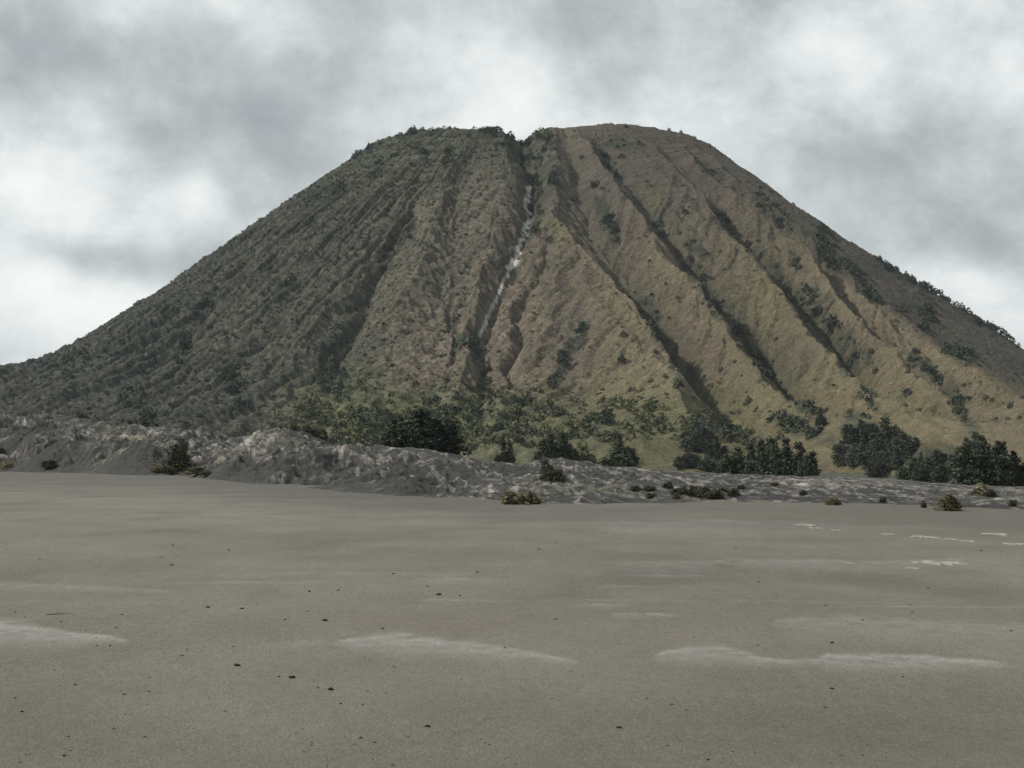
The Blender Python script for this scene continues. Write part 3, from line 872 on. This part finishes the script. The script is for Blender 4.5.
# hazy wood on the right
g = 'hazy bluish trees between the two dark groves'
T('left of the two small rounded hazy trees under the spur end', 842, 440, -465, 17, 'round', M_haztree, group=g)
T('right of the two small rounded hazy trees under the spur end', 854, 443, -465, 15, 'round', M_haztree, group=g)
T('hazy bluish tree in the gully mouth above the two small rounded trees', 862, 420, -444, 26, 'broad', M_haztree, group=g)
T('hazy upright tree left of the tallest one in the gully mouth', 872, 434, -466, 22, 'spire', M_haztree, group=g)
T('tallest hazy bluish tree in the gully mouth between the groves', 887, 418, -466, 27, 'spire', M_haztree, group=g)
T('hazy tree on the slope right of the tallest bluish one', 902, 432, -462, 24, 'broad', M_haztree, group=g)
T('squat darker tree in front of the small pale spur', 913, 456, 470, 24, 'round', group=g)
T('small hazy tree between the gully mouth trees and the small pale spur', 895, 446, -470, 18, 'broad', M_haztree, group=g)
T('hazy round tree low at the left of the squat dark one', 878, 452, 560, 20, 'round', M_haztree, group=g)
T('low hazy tree filling the gap left of the slender one', 921, 452, 600, 18, 'broad', M_haztree, group=g)
T('faint tree behind the left edge of the far right grove', 958, 446, 640, 20, 'broad', M_haztree, group=g)
T('second squat tree right of the one in front of the small pale spur', 930, 462, 460, 24, 'broad', group=g)
T('slender hazy tree behind the squat pair near the right grove', 937, 450, -470, 20, 'spire', M_haztree, group=g)
T('low hazy tree touching the left edge of the far right grove', 950, 458, 520, 20, 'spire', M_haztree, group=g)
T('faint narrow tree up the gully above the far right grove', 976, 432, -460, 22, 'spire', M_haztree, group=g)
T('small dark pointed tree high in the gully beside the spur end', 821, 408, -428, 8, 'spire')
g = 'trees of the dark grove at the right edge'
T('leftmost tree of the dark grove at the right edge', 967, 444, 335, 28, 'spire', group=g)
T('tallest tree of the dark grove at the right edge', 984, 437, 330, 42, 'broad', group=g)
T('second tallest tree of the dark grove at the right edge', 1000, 441, 326, 36, 'spire', group=g)
T('narrow tree near the frame edge in the right grove', 1014, 452, 335, 25, 'spire', group=g)
T('tree cut by the right frame edge beside the dark grove', 1030, 456, 345, 28, 'spire', group=g)

Bu = lambda *a, **k: tree('bush', 'bush', *a, **k)
def bush_at(label, px, base, top, wpx, kind, mat, name='bush', cat='bush', group=None, rng_=(80, 330)):
    d = on_row(px, base, *rng_)
    return tree(name, cat, label, px, top, d, wpx, kind, mat, group, trunk=wpx > 11)
bush_at('tall feathery dark bush at the foot of the pale mound on the left', 182, 470, 437, 25, 'feather', M_bush)
bush_at('low dry olive tussock left of the feathery bush', 163, 471, 462, 18, 'scraggy', M_dryolive)
bush_at('low scrubby tussock right of the feathery bush', 197, 474, 466, 20, 'scraggy', M_dryolive)
bush_at('small dry clump at the sand edge under the feathery bush', 172, 475, 470, 14, 'scraggy', M_dryolive)
bush_at('small dark clump right of the feathery bush at the sand edge', 206, 476, 470, 12, 'scraggy', M_bush)
bush_at('pale round tussock at the far left sand edge', 7, 469, 458, 10, 'scraggy', M_palebush)
bush_at('small black bush beside the white crust at the left sand edge', 50, 468, 459, 13, 'scraggy', M_bush)
bush_at('dark bush nestled on the left frame edge above the pale tussock', 2, 453, 446, 8, 'scraggy', M_bush, rng_=(200, 470))
bush_at('olive brown bush at the sand edge below the small pointed tree', 518, 504, 489, 34, 'scraggy', M_dryolive)
bush_at('upright dark bush on the mound below the pair of trees', 545, 480, 459, 16, 'feather', M_bush)
bush_at('dark rounded bush touching the upright one below the pair of trees', 556, 481, 468, 14, 'scraggy', M_bush)
g = 'black shrubs scattered on the rubble right of centre'
bush_at('isolated round black bush at the top left of the rubble cluster', 668, 489, 480, 11, 'scraggy', M_bush, group=g)
bush_at('low black bush left of the isolated round one on the rubble', 649, 491, 485, 12, 'scraggy', M_bush, group=g)
bush_at('small black bush at the sand edge below the isolated round one', 651, 498, 492, 9, 'scraggy', M_bush, group=g)
bush_at('tiny flat bush at the left end of the rubble cluster', 635, 491, 487, 8, 'scraggy', M_bush, group=g)
bush_at('left bush of the long black row on the rubble', 677, 494, 486, 12, 'scraggy', M_bush, group=g)
bush_at('broad middle bush of the long black row on the rubble', 692, 495, 484, 20, 'scraggy', M_bush, group=g)
bush_at('biggest olive tinged bush of the long black row on the rubble', 710, 498, 484, 22, 'scraggy', M_bush, group=g)
bush_at('low bush right of the biggest one in the black row', 722, 493, 487, 10, 'scraggy', M_bush, group=g)
bush_at('rounded black bush at the right end of the black row', 733, 495, 486, 10, 'scraggy', M_bush, group=g)
bush_at('tiny tuft at the sand edge below the black row', 676, 499, 494, 6, 'scraggy', M_dryolive, group=g)
bush_at('olive dry bush on the sand edge below the right grove', 949, 511, 494, 22, 'feather', M_dryolive)
bush_at('pale round bush in front of the right grove', 980, 495, 482, 13, 'scraggy', M_palebush)
bush_at('dull bush right of the pale round one before the right grove', 990, 497, 487, 10, 'scraggy', M_bush)
bush_at('low brown bush at the rubble edge left of the olive dry bush', 833, 505, 499, 12, 'scraggy', M_dryolive)
for k, (px, b) in enumerate([(803, 495), (882, 503), (923, 508), (775, 486), (741, 489), (1012, 506)]):
    bush_at(['tiny black tuft on pale rubble below the long grove', 'tiny dark tuft on rubble left of the olive dry bush', 'tiny black tuft just left of the olive dry bush',
             'tiny tuft on rubble right under the long grove', 'tiny tuft right of the black row of bushes', 'tiny dark tuft by the sand edge at far right'][k], px, b, b - 5, 6, 'scraggy', M_bush)
g = 'low dark bushes along the mound crest on the left'
for k, (px, top, w) in enumerate([(274, 424, 18), (290, 421, 18), (304, 420, 20), (318, 426, 14)]):
    tree('bush', 'bush', ['leftmost low bush on the crest right of the pale mound', 'second low bush from the left on that crest', 'largest rounded bush on the mound crest at left', 'small bush ending the crest row on its right'][k], px, top, 352, w, 'scraggy', M_bush, g, trunk=True)
g = 'dark ground bushes at the foot of the left slope'
for k, (px, top, w) in enumerate([(82, 408, 18), (140, 413, 22), (152, 416, 14)]):
    tree('bush', 'bush', ['low dark bush on the left crest above the streaked mound', 'wide flat bush behind the pale mound crest', 'small bush right of the wide flat one behind the crest'][k], px, top, 500, w, 'scraggy', M_bush, g, trunk=True)

# ---------------- shrubs on the volcano
TEMPL = [clump(46, s, .24) for s in range(8)]
TEMPL_S = [clump(22, s + 20, .34, .6) for s in range(8)]
big_meshes = [mesh_obj('shrub', *[TEMPL_L[0], TEMPL_L[1]], M_shrub, colors=TEMPL_L[2], smooth_shade=False, link=False)
              for TEMPL_L in [clump(150, s + 50, .15) for s in range(8)]]
fr = (R > 140) & (R < 720) & (np.abs(TH) < math.radians(98))
idx = np.flatnonzero(fr.ravel())
# area-weighted pick
wgt = R.ravel()[idx]; wgt = wgt / wgt.sum()
cand = rng.choice(idx, 150000, replace=True, p=wgt)
cx_, cy_ = PX.ravel()[cand], PY.ravel()[cand]
dk = dark.ravel()[cand]
cn = fbm(cx_ / 22, cy_ / 22, 3, 501)
leftw = 1 - smooth(330, 620, cx_)
lowgreen = np.maximum(smooth(375, 420, cy_) * smooth(240, 330, cx_) * (1 - smooth(650, 800, cx_)), smooth(405, 440, cy_) * smooth(560, 640, cx_) * .7)
inF = (cx_ > -30) & (cx_ < 1054) & (cy_ < 480)
rimg = smooth(230, 150, cy_) * (1 - smooth(510, 545, cx_))
p = .48 * dk + .03 + .20 * rimg + .16 * leftw + .30 * lowgreen * smooth(-.3, .2, cn) + .06 * smooth(.1, .4, cn)
p *= .6
p *= np.where(dk > .05, .10 + 1.1 * smooth(-.15, .25, fbm(cx_ / 16, cy_ / 16, 3, 505)), 1)
keep = inF & (rng.rand(len(cand)) < p) & (np.minimum(wash, wash2).ravel()[cand] > 2.6)
sel = cand[keep]; dks = dk[keep]; lws = leftw[keep]; lgs = lowgreen[keep]
size = (1.3 + 1.5 * rng.rand(len(sel)) ** 2 + dks * (1.0 + 3.6 * rng.rand(len(sel)) ** 2) + lgs * (1.2 + 3.2 * rng.rand(len(sel)) ** 2)) * 1.25
P = V[sel]
Cs = C.reshape(-1, 3)[sel]
rs = np.random.RandomState(99)
# 230 largest picks become things, with the hand-placed ones
singles = []
for (px, py, rp) in SINGLES:
    d2 = (PX.ravel()[idx[::3]] - px) ** 2 + (PY.ravel()[idx[::3]] - py) ** 2
    k = idx[::3][int(np.argmin(d2))]
    singles.append((V[k], rp * 2.0 * V[k][1] / F, px, py))
order = np.argsort(-size)
nbig = 296 - len(singles)
# right-ridge skyline shrubs
sky_pts = [(888,267,5),(897,270,4),(906,274,4),(913,278,5),(925,283,6),(930,287,7),(938,293,6),(946,299,5),(955,303,5),(962,309,6),(968,312,6),(979,319,5),(985,323,6),(991,326,6),(998,330,7),(1004,334,7),(1010,339,6),(872,258,3.5),(862,252,3),(1018,346,4)]
for (px, py, s) in sky_pts:
    rr = np.argmin((PX.ravel()[idx] - px) ** 2 + (PY.ravel()[idx] - (py + 2)) ** 2)
    k = idx[rr]; singles.append((V[k], s * 1.7 * V[k][1] / F, px, py)); nbig -= 1
def zone(px, py, size_):
    lab = None
    if py < 290 and px < 330: z = 'the upper left flank'
    elif px < 330: z = 'the lower left flank near its foot'
    elif py < 200 and px < 515: z = 'the dark green shoulder left of the rim notch'
    elif py < 200 and px < 575: z = 'the gully walls right under the rim notch'
    elif py < 140: z = 'the flat summit rim right of the notch'
    elif px < 480 and py < 375: z = 'the furrowed face left of the pale streak'
    elif px < 600 and py < 375: z = 'the brown face right of the pale streak'
    elif px > 860 and py < 350 and py < 262 + (px - 860) * .62: z = 'the right hand skyline'
    elif px > 850: z = 'the dark right flank above the grove'
    elif py > 375 and px < 620: z = 'the green slope foot behind the mounds'
    elif py > 375: z = 'the yellowish slope foot behind the long grove'
    elif px > 740: z = 'the long shaded gully between right spurs'
    else: z = 'the tan spurs right of centre'
    return z
def put_shrub(pos, s, px, py, i):
    o = bpy.data.objects.new('shrub', big_meshes[i % 8])
    col.objects.link(o)
    o.location = (pos[0], pos[1], pos[2] - s * .08)
    o.scale = (s, s, s * (.8 + .35 * ((i * 37) % 10) / 10)); o.rotation_euler[2] = i * 2.1
    z = zone(px, py, s)
    big = s > 6.0
    tag(o, ('large' if big else 'small') + ' dark shrub on ' + z, 'shrub', ('large' if big else 'small') + ' shrubs on ' + z)
i = 0
for pos, s, px, py in singles:
    put_shrub(pos, s, px, py, i); i += 1
for k in order[:nbig]:
    put_shrub(P[k], size[k], PX.ravel()[sel[k]], PY.ravel()[sel[k]], i); i += 1
rest = order[nbig:]
print('scrub', len(rest))
VV = []; FF = []; CC = []; off = 0
n = len(rest)
tid = rs.randint(0, 8, n)
for t in range(8):
    k = rest[tid == t]
    for tmpl, msk in ((TEMPL[t], size[k] > 4.0), (TEMPL_S[t], size[k] <= 4.0)):
        kk = k[msk]
        if not len(kk): continue
        v, f, c = tmpl
        a = rs.rand(len(kk)) * 6.28
        ca, sa = np.cos(a)[:, None], np.sin(a)[:, None]
        s = size[kk][:, None]
        X = (v[None, :, 0] * ca - v[None, :, 1] * sa) * s + P[kk, 0][:, None]
        Y = (v[None, :, 0] * sa + v[None, :, 1] * ca) * s + P[kk, 1][:, None]
        Z = v[None, :, 2] * s * (.7 + .5 * rs.rand(len(kk)))[:, None] + P[kk, 2][:, None]
        VV.append(np.stack([X, Y, Z], -1).reshape(-1, 3))
        FF.append((f[None] + (np.arange(len(kk)) * len(v))[:, None, None]).reshape(-1, 3) + off)
        off += len(kk) * len(v)
        darkc = np.array([.046, .058, .038]); greenc = np.array([.088, .104, .050])
        base = Cs[kk] * (.5 + .8 * rs.rand(len(kk)))[:, None]
        dm = np.clip(dks[kk] * 1.1 * (.6 + .5 * rs.rand(len(kk))) + (rs.rand(len(kk)) < .45) * .8, 0, 1)[:, None]
        gm = (lgs[kk] * (rs.rand(len(kk)) ** .6))[:, None]
        base = base * (1 - dm) + darkc * dm
        base = base * (1 - gm) + greenc * gm
        base *= (.75 + .5 * rs.rand(len(kk)))[:, None]
        CC.append((base[:, None, :] * c[None]).reshape(-1, 3))
o = mesh_obj('scrub', np.concatenate(VV), np.concatenate(FF), M_scrub, colors=np.concatenate(CC), smooth_shade=False)
tag(o, 'fine scrub and low brush covering the volcano slopes', 'scrub', kind='stuff')

# ------------------------------------------------------------------ stones, clods and crust on the sand
def rock_mesh(name, seed, mat, flat=.5, n=2, rough=.3):
    import bmesh
    bm = bmesh.new(); bmesh.ops.create_icosphere(bm, subdivisions=n, radius=.5)
    rs = np.random.RandomState(seed); ph = rs.rand(6) * 6
    for v in bm.verts:
        c = v.co
        k = 1 + rough * (math.sin(c.x * 7 + ph[0]) * math.cos(c.y * 6 + ph[1]) + .6 * math.sin(c.z * 11 + ph[2] + c.x * 9)) + rs.uniform(-.06, .06)
        v.co = c * k; v.co.z *= flat
    m = bpy.data.meshes.new(name); bm.to_mesh(m); bm.free(); m.materials.append(mat)
    return m
clods = [rock_mesh('clod', s, M_clod, .45) for s in range(5)]
def put(name, mesh, px, py, wpx, label, cat, group=None, sy=1, sz=1, rot=0):
    x, y = ground_xy(px, py)
    for _ in range(3):
        z = float(sand_z(np.array([x]), np.array([y]))[0]); r = ray(px, py); t = (z - CAM_Z) / r[2]; x, y = r[0] * t, r[1] * t
    s = wpx * y / F * (.8 if name == 'clod' else 1)
    o = bpy.data.objects.new(name, mesh); col.objects.link(o)
    o.location = (x, y, z + s * (.08 if name == 'clod' else -.012) * sz); o.scale = (s, s * sy, s * sz); o.rotation_euler[2] = rot
    tag(o, label, cat, group)
    return o
for k, (px, py, w, lab) in enumerate([
    (237, 666, 9, 'dark clod left end of the diagonal line of clods'), (292, 678, 9, 'dark clod in the middle of the diagonal line of clods'),
    (331, 690, 9, 'dark clod at the right end of the diagonal line of clods'), (279, 677, 4, 'small dark crumb just left of the middle clod'),
    (318, 688, 4, 'small dark crumb between the middle and right clods'), (341, 704, 5, 'small clod below the right end of the diagonal line'),
    (428, 727, 8, 'dark flat clod alone below the middle drift'), (22, 712, 5, 'dark clod near the left edge of the foreground'),
    (110, 646, 4, 'dark pebble on the left pale drift'), (97, 646, 3.5, 'second dark pebble on the left pale drift, left of the other'),
    (325, 621, 7, 'dark flat clod beyond the middle drift'), (285, 620, 4, 'small dark clod left of the flat one beyond the middle drift'),
    (208, 608, 5, 'dark clod on the plain beyond the left drift'), (242, 609, 5, 'dark clod right of another beyond the left drift'),
    (832, 643, 6, 'dark clod on the edge of the right hand pale drift'), (832, 689, 6, 'dark clod alone in the right foreground'),
    (619, 728, 7, 'dark ragged clod in the lower middle foreground'), (668, 746, 4, 'small upright dark clod in the lower foreground'),
    (708, 760, 5, 'dark clod near the bottom edge right of centre'), (505, 648, 4, 'dark pebble on the right tip of the middle drift'),
    (439, 595, 7, 'dark clump on the small pale patch in mid plain'), (460, 596, 4, 'small dark clump right of the one on the mid plain patch'),
    (64, 756, 5, 'dark clod near the bottom left corner'), (145, 737, 3.5, 'small dark clod in the lower left foreground'), (122, 615, 4, 'dark clod right of the long twig on the left')]):
    put('clod', clods[k % 5], px, py, w, lab, 'clod', 'dark clods lying on the sand', .7, 1.1, k)
tw = mesh_obj('twig', *(lambda vf: (vf[0], vf[1]))(trunk_mesh(9, 3)), M_twig, link=False)
for px, py, w, lab in [(62, 617, 32, 'long dark twig lying on the sand at left'), (208, 608, 12, 'short dark twig beyond the left drift'), (490, 720, 14, 'thin twig lying in the lower middle foreground')]:
    x, y = ground_xy(px, py); s = w * y / F
    o = bpy.data.objects.new('twig', tw); col.objects.link(o); o.scale = (s * .5, s * .5, s); o.rotation_euler = (0, math.radians(88), .06)
    o.location = (x - s * .4, y, float(sand_z(np.array([x]), np.array([y]))[0]) + .015); tag(o, lab, 'twig')

def slab_mesh(seed):
    rs = np.random.RandomState(seed); n = 22
    a = np.linspace(0, 6.283, n, endpoint=False)
    r = .5 * (1 + .25 * np.sin(a * 3 + seed) + .28 * rs.uniform(-1, 1, n))
    r = r * (.7 + .6 * rs.rand(n)); top = np.stack([np.cos(a) * r, np.sin(a) * r, .02 + .05 * rs.rand(n)], 1); bot = top.copy() * np.array([1.05, 1.05, 0]) - np.array([0, 0, .05])
    mid = np.stack([np.cos(a) * r * .5, np.sin(a) * r * .5, .07 + .03 * rs.rand(n)], 1)
    v = np.concatenate([bot, top, mid, [[0, 0, .08]]])
    f = []
    for i in range(n):
        j = (i + 1) % n
        f += [(i, j, n + j), (i, n + j, n + i), (n + i, n + j, 2 * n + j), (n + i, 2 * n + j, 2 * n + i), (2 * n + i, 2 * n + j, 3 * n)]
    return mesh_obj('crust_slab', v, np.array(f), M_crust, link=False, smooth_shade=False)
slabs = [slab_mesh(s) for s in range(6)]
for k, (px, py, w, lab) in enumerate([
    (806, 525, 18, 'brightest pale crust slab at the left start of the crust line'), (815, 528, 12, 'small crust slab tucked below the brightest one'),
    (835, 530, 10, 'thin crust slab between the brightest slab and the long row'), (888, 534, 14, 'pale crust slab left of the widest in the far row'),
    (922, 537, 22, 'widest pale crust slab in the far row'), (950, 539, 12, 'crust slab right of the widest in the far row'),
    (968, 541, 12, 'narrow crust slab ending the far row'), (940, 563, 34, 'longest crust slab of the near row at right'),
    (918, 562, 16, 'crust slab left of the longest one in the near row'), (962, 564, 12, 'crust slab right of the longest one in the near row'),
    (848, 563, 9, 'small faint crust slab far left of the near row'), (912, 568, 12, 'thin crust slab just below the near row'),
    (996, 534, 20, 'pale crust slab near the right edge behind the row'), (1014, 544, 18, 'crust slab at the right frame edge'),
    (1004, 537, 6, 'upright crust lump near the right edge'), (486, 508, 5, 'tiny white lump on the sand below the mounds'), (29, 561, 4, 'tiny white pebble on the left plain'),
    (268, 544, 5, 'white crust strip at the sand edge left of centre')]):
    put('crust_slab', slabs[k % 6], px, py, w, lab, 'crust slab', 'pale crust slabs on the right of the plain' if 14 > k else None, 1.7 if w > 8 else 1, .45, 0)

# fine dark grit and pebbles scattered over the near sand
n = 1000
u = rng.uniform(-40, 1064, n); row = 768 - 225 * rng.rand(n) ** 1.3
gx = []; 
rv = np.stack([ray(a, b) for a, b in zip(u, row)]); t = -CAM_Z / rv[:, 2]
X, Y = rv[:, 0] * t, rv[:, 1] * t
cl = fbm(X / 1.6, Y / 2.5, 3, 601) > .02 + .25 * rng.rand(n) - .12
X, Y = X[cl], Y[cl]; Z = sand_z(X, Y)
s = (.005 + .020 * rng.rand(len(X)) ** 4) * np.clip(Y / 22, .6, 2.0)
ov = np.array([(1, 0, 0), (-1, 0, 0), (0, 1, 0), (0, -1, 0), (0, 0, .8), (0, 0, -.4)], float)
of = np.array([(0, 2, 4), (2, 1, 4), (1, 3, 4), (3, 0, 4), (2, 0, 5), (1, 2, 5), (3, 1, 5), (0, 3, 5)])
jit = 1 + .5 * rng.uniform(-1, 1, (len(X), 6, 1))
VV = ov[None] * jit * s[:, None, None] * np.array([1.4, 1, 1]) + np.stack([X, Y, Z + .002], 1)[:, None, :]
FF = of[None] + (np.arange(len(X)) * 6)[:, None, None]
o = mesh_obj('grit', VV.reshape(-1, 3), FF.reshape(-1, 3), M_grit, smooth_shade=False)
tag(o, 'fine dark grit scattered over the sand plain', 'grit', kind='stuff')

# ------------------------------------------------------------------ air
import bmesh
bm = bmesh.new(); bmesh.ops.create_cube(bm, size=1)
hm = bpy.data.meshes.new('haze'); bm.to_mesh(hm); bm.free()
hz = bpy.data.objects.new('haze', hm); col.objects.link(hz)
hz.scale = (60000, 60000, 360 + 330); hz.location = (0, 0, 360 - 345)
mm = bpy.data.materials.new('haze'); mm.use_nodes = True; nt = mm.node_tree; nt.nodes.clear()
out = nt.nodes.new('ShaderNodeOutputMaterial'); pv = nt.nodes.new('ShaderNodeVolumePrincipled')
pv.inputs['Color'].default_value = (.80, .88, 1, 1); pv.inputs['Density'].default_value = .00003; pv.inputs['Anisotropy'].default_value = .2
nt.links.new(pv.outputs[0], out.inputs['Volume']); hm.materials.append(mm)
hz['kind'] = 'stuff'; hz['label'] = 'thin pale haze in the air before the volcano'; hz['category'] = 'haze'

# ------------------------------------------------------------------ sky
SUN_EL, SUN_AZ = math.radians(43), math.radians(-98)   # azimuth from +Y, clockwise
world = bpy.data.worlds.new('World'); scene.world = world; world.use_nodes = True
nt = world.node_tree; L = nt.links; nt.nodes.clear()
outw = nt.nodes.new('ShaderNodeOutputWorld'); bg = nt.nodes.new('ShaderNodeBackground'); L.new(bg.outputs[0], outw.inputs[0])
sky = nt.nodes.new('ShaderNodeTexSky'); sky.sky_type = 'NISHITA'; sky.sun_disc = False
sky.sun_elevation = SUN_EL; sky.sun_rotation = SUN_AZ; sky.dust_density = 2
tc = nt.nodes.new('ShaderNodeTexCoord')
sep = nt.nodes.new('ShaderNodeSeparateXYZ'); L.new(tc.outputs['Generated'], sep.inputs[0])
def M(op, a, b=None, c=None):
    n = nt.nodes.new('ShaderNodeMath'); n.operation = op
    for i, v in enumerate((a, b, c)):
        if v is None: continue
        if isinstance(v, (int, float)): n.inputs[i].default_value = v
        else: L.new(v, n.inputs[i])
    return n.outputs[0]
az = M('ARCTAN2', sep.outputs[0], sep.outputs[1])
el = M('ARCSINE', sep.outputs[2])
def noise(scale, vec, detail=6, rough=.55, dist=0):
    n = nt.nodes.new('ShaderNodeTexNoise'); n.inputs['Scale'].default_value = scale; n.inputs['Detail'].default_value = detail
    n.inputs['Roughness'].default_value = rough; n.inputs['Distortion'].default_value = dist
    L.new(vec, n.inputs['Vector']); return n
mp = nt.nodes.new('ShaderNodeMapping'); mp.inputs['Scale'].default_value = (1, 1, 1.25); mp.inputs['Location'].default_value = (.3, .1, .55)
L.new(tc.outputs['Generated'], mp.inputs[0])
wn = noise(7, mp.outputs[0], 4, .5)
wsep = nt.nodes.new('ShaderNodeSeparateColor'); L.new(wn.outputs['Color'], wsep.inputs[0])
azw = M('ADD', az, M('MULTIPLY', M('SUBTRACT', wsep.outputs[0], .5), .10))
elw = M('ADD', el, M('MULTIPLY', M('SUBTRACT', wsep.outputs[1], .5), .07))
acc = None
def cloud_blob(px, py, sx, sy, w):
    global acc
    r = ray(px, py); a0 = math.atan2(r[0], r[1]); e0 = math.asin(r[2] / np.linalg.norm(r))
    dx = M('DIVIDE', M('SUBTRACT', azw, a0), sx / F); dy = M('DIVIDE', M('SUBTRACT', elw, e0), sy / F)
    g = M('EXPONENT', M('MULTIPLY', M('ADD', M('MULTIPLY', dx, dx), M('MULTIPLY', dy, dy)), -1.0))
    g = M('MULTIPLY', g, w)
    acc = g if acc is None else M('ADD', acc, g)
for b in [(60, 60, 130, 50, -.30), (230, 120, 80, 45, -.16), (45, 190, 90, 40, .34), (150, 245, 110, 22, -.14), (330, 60, 90, 70, -.10), (200, 40, 50, 40, -.06),
          (480, 40, 80, 70, .16), (60, 310, 110, 40, .30), (610, 60, 90, 80, -.04), (860, 50, 130, 40, .10), (760, 90, 60, 50, -.06),
          (990, 70, 60, 60, .14), (900, 150, 150, 35, -.10), (990, 235, 90, 40, -.16), (960, 290, 60, 25, .26), (1010, 330, 50, 30, .28), (820, 190, 80, 40, .05),
          (380, 105, 90, 30, -.06), (190, 190, 30, 25, .12), (290, 190, 60, 50, -.14), (140, 260, 90, 25, -.12), (20, 20, 60, 40, -.08), (700, 20, 60, 30, .08), (450, 110, 40, 25, .08)]:
    cloud_blob(*b)
n1_ = noise(9.5, mp.outputs[0], 12, .62, .1); n2_ = noise(2.2, mp.outputs[0], 5, .5)
val = M('ADD', M('MULTIPLY', M('SUBTRACT', n1_.outputs['Fac'], .5), 1.4), M('MULTIPLY', M('SUBTRACT', n2_.outputs['Fac'], .5), .35))
val = M('ADD', M('ADD', val, M('MULTIPLY', acc, 1.15)), .58)
rp = nt.nodes.new('ShaderNodeValToRGB'); L.new(val, rp.inputs[0])
cr = rp.color_ramp; cr.interpolation = 'B_SPLINE'
cr.elements[0].position = 0; cr.elements[0].color = (.30, .325, .34, 1)
cr.elements[1].position = 1; cr.elements[1].color = (.97, 1.0, .98, 1)
for p_, c_ in ((.3, (.40, .43, .44)), (.5, (.535, .575, .58)), (.72, (.76, .80, .79))):
    e = cr.elements.new(p_); e.color = (*c_, 1)
nsk = nt.nodes.new('ShaderNodeVectorMath'); nsk.operation = 'SCALE'; nsk.inputs['Scale'].default_value = .1
L.new(sky.outputs[0], nsk.inputs[0])
mx = nt.nodes.new('ShaderNodeMix'); mx.data_type = 'RGBA'; mx.inputs[0].default_value = .95
L.new(nsk.outputs[0], mx.inputs[6]); L.new(rp.outputs[0], mx.inputs[7])
L.new(mx.outputs[2], bg.inputs[0]); bg.inputs[1].default_value = 1.0

sl = bpy.data.lights.new('sun', 'SUN'); sl.energy = 4.0; sl.angle = math.radians(2); sl.color = (1, .95, .87)
so = bpy.data.objects.new('sun', sl); col.objects.link(so)
from mathutils import Vector
d = Vector((math.sin(SUN_AZ) * math.cos(SUN_EL), math.cos(SUN_AZ) * math.cos(SUN_EL), math.sin(SUN_EL)))
so.rotation_euler = (-d).to_track_quat('-Z', 'Y').to_euler(); so.location = (0, 0, 600)

# ------------------------------------------------------------------ camera and output
cam = bpy.data.cameras.new('camera'); co = bpy.data.objects.new('camera', cam); col.objects.link(co)
cam.sensor_width = 36; cam.lens = 36 * F / W; cam.clip_start = .1; cam.clip_end = 60000
co.location = (0, 0, CAM_Z); co.rotation_euler = (math.pi / 2 + PITCH, 0, 0)
scene.camera = co
vs = scene.view_settings
vs.view_transform = 'Standard'; vs.look = 'None'; vs.exposure = .06; vs.gamma = 1; vs.use_curve_mapping = False
scene.cycles.volume_bounces = 1; scene.cycles.max_bounces = 6; scene.cycles.diffuse_bounces = 3
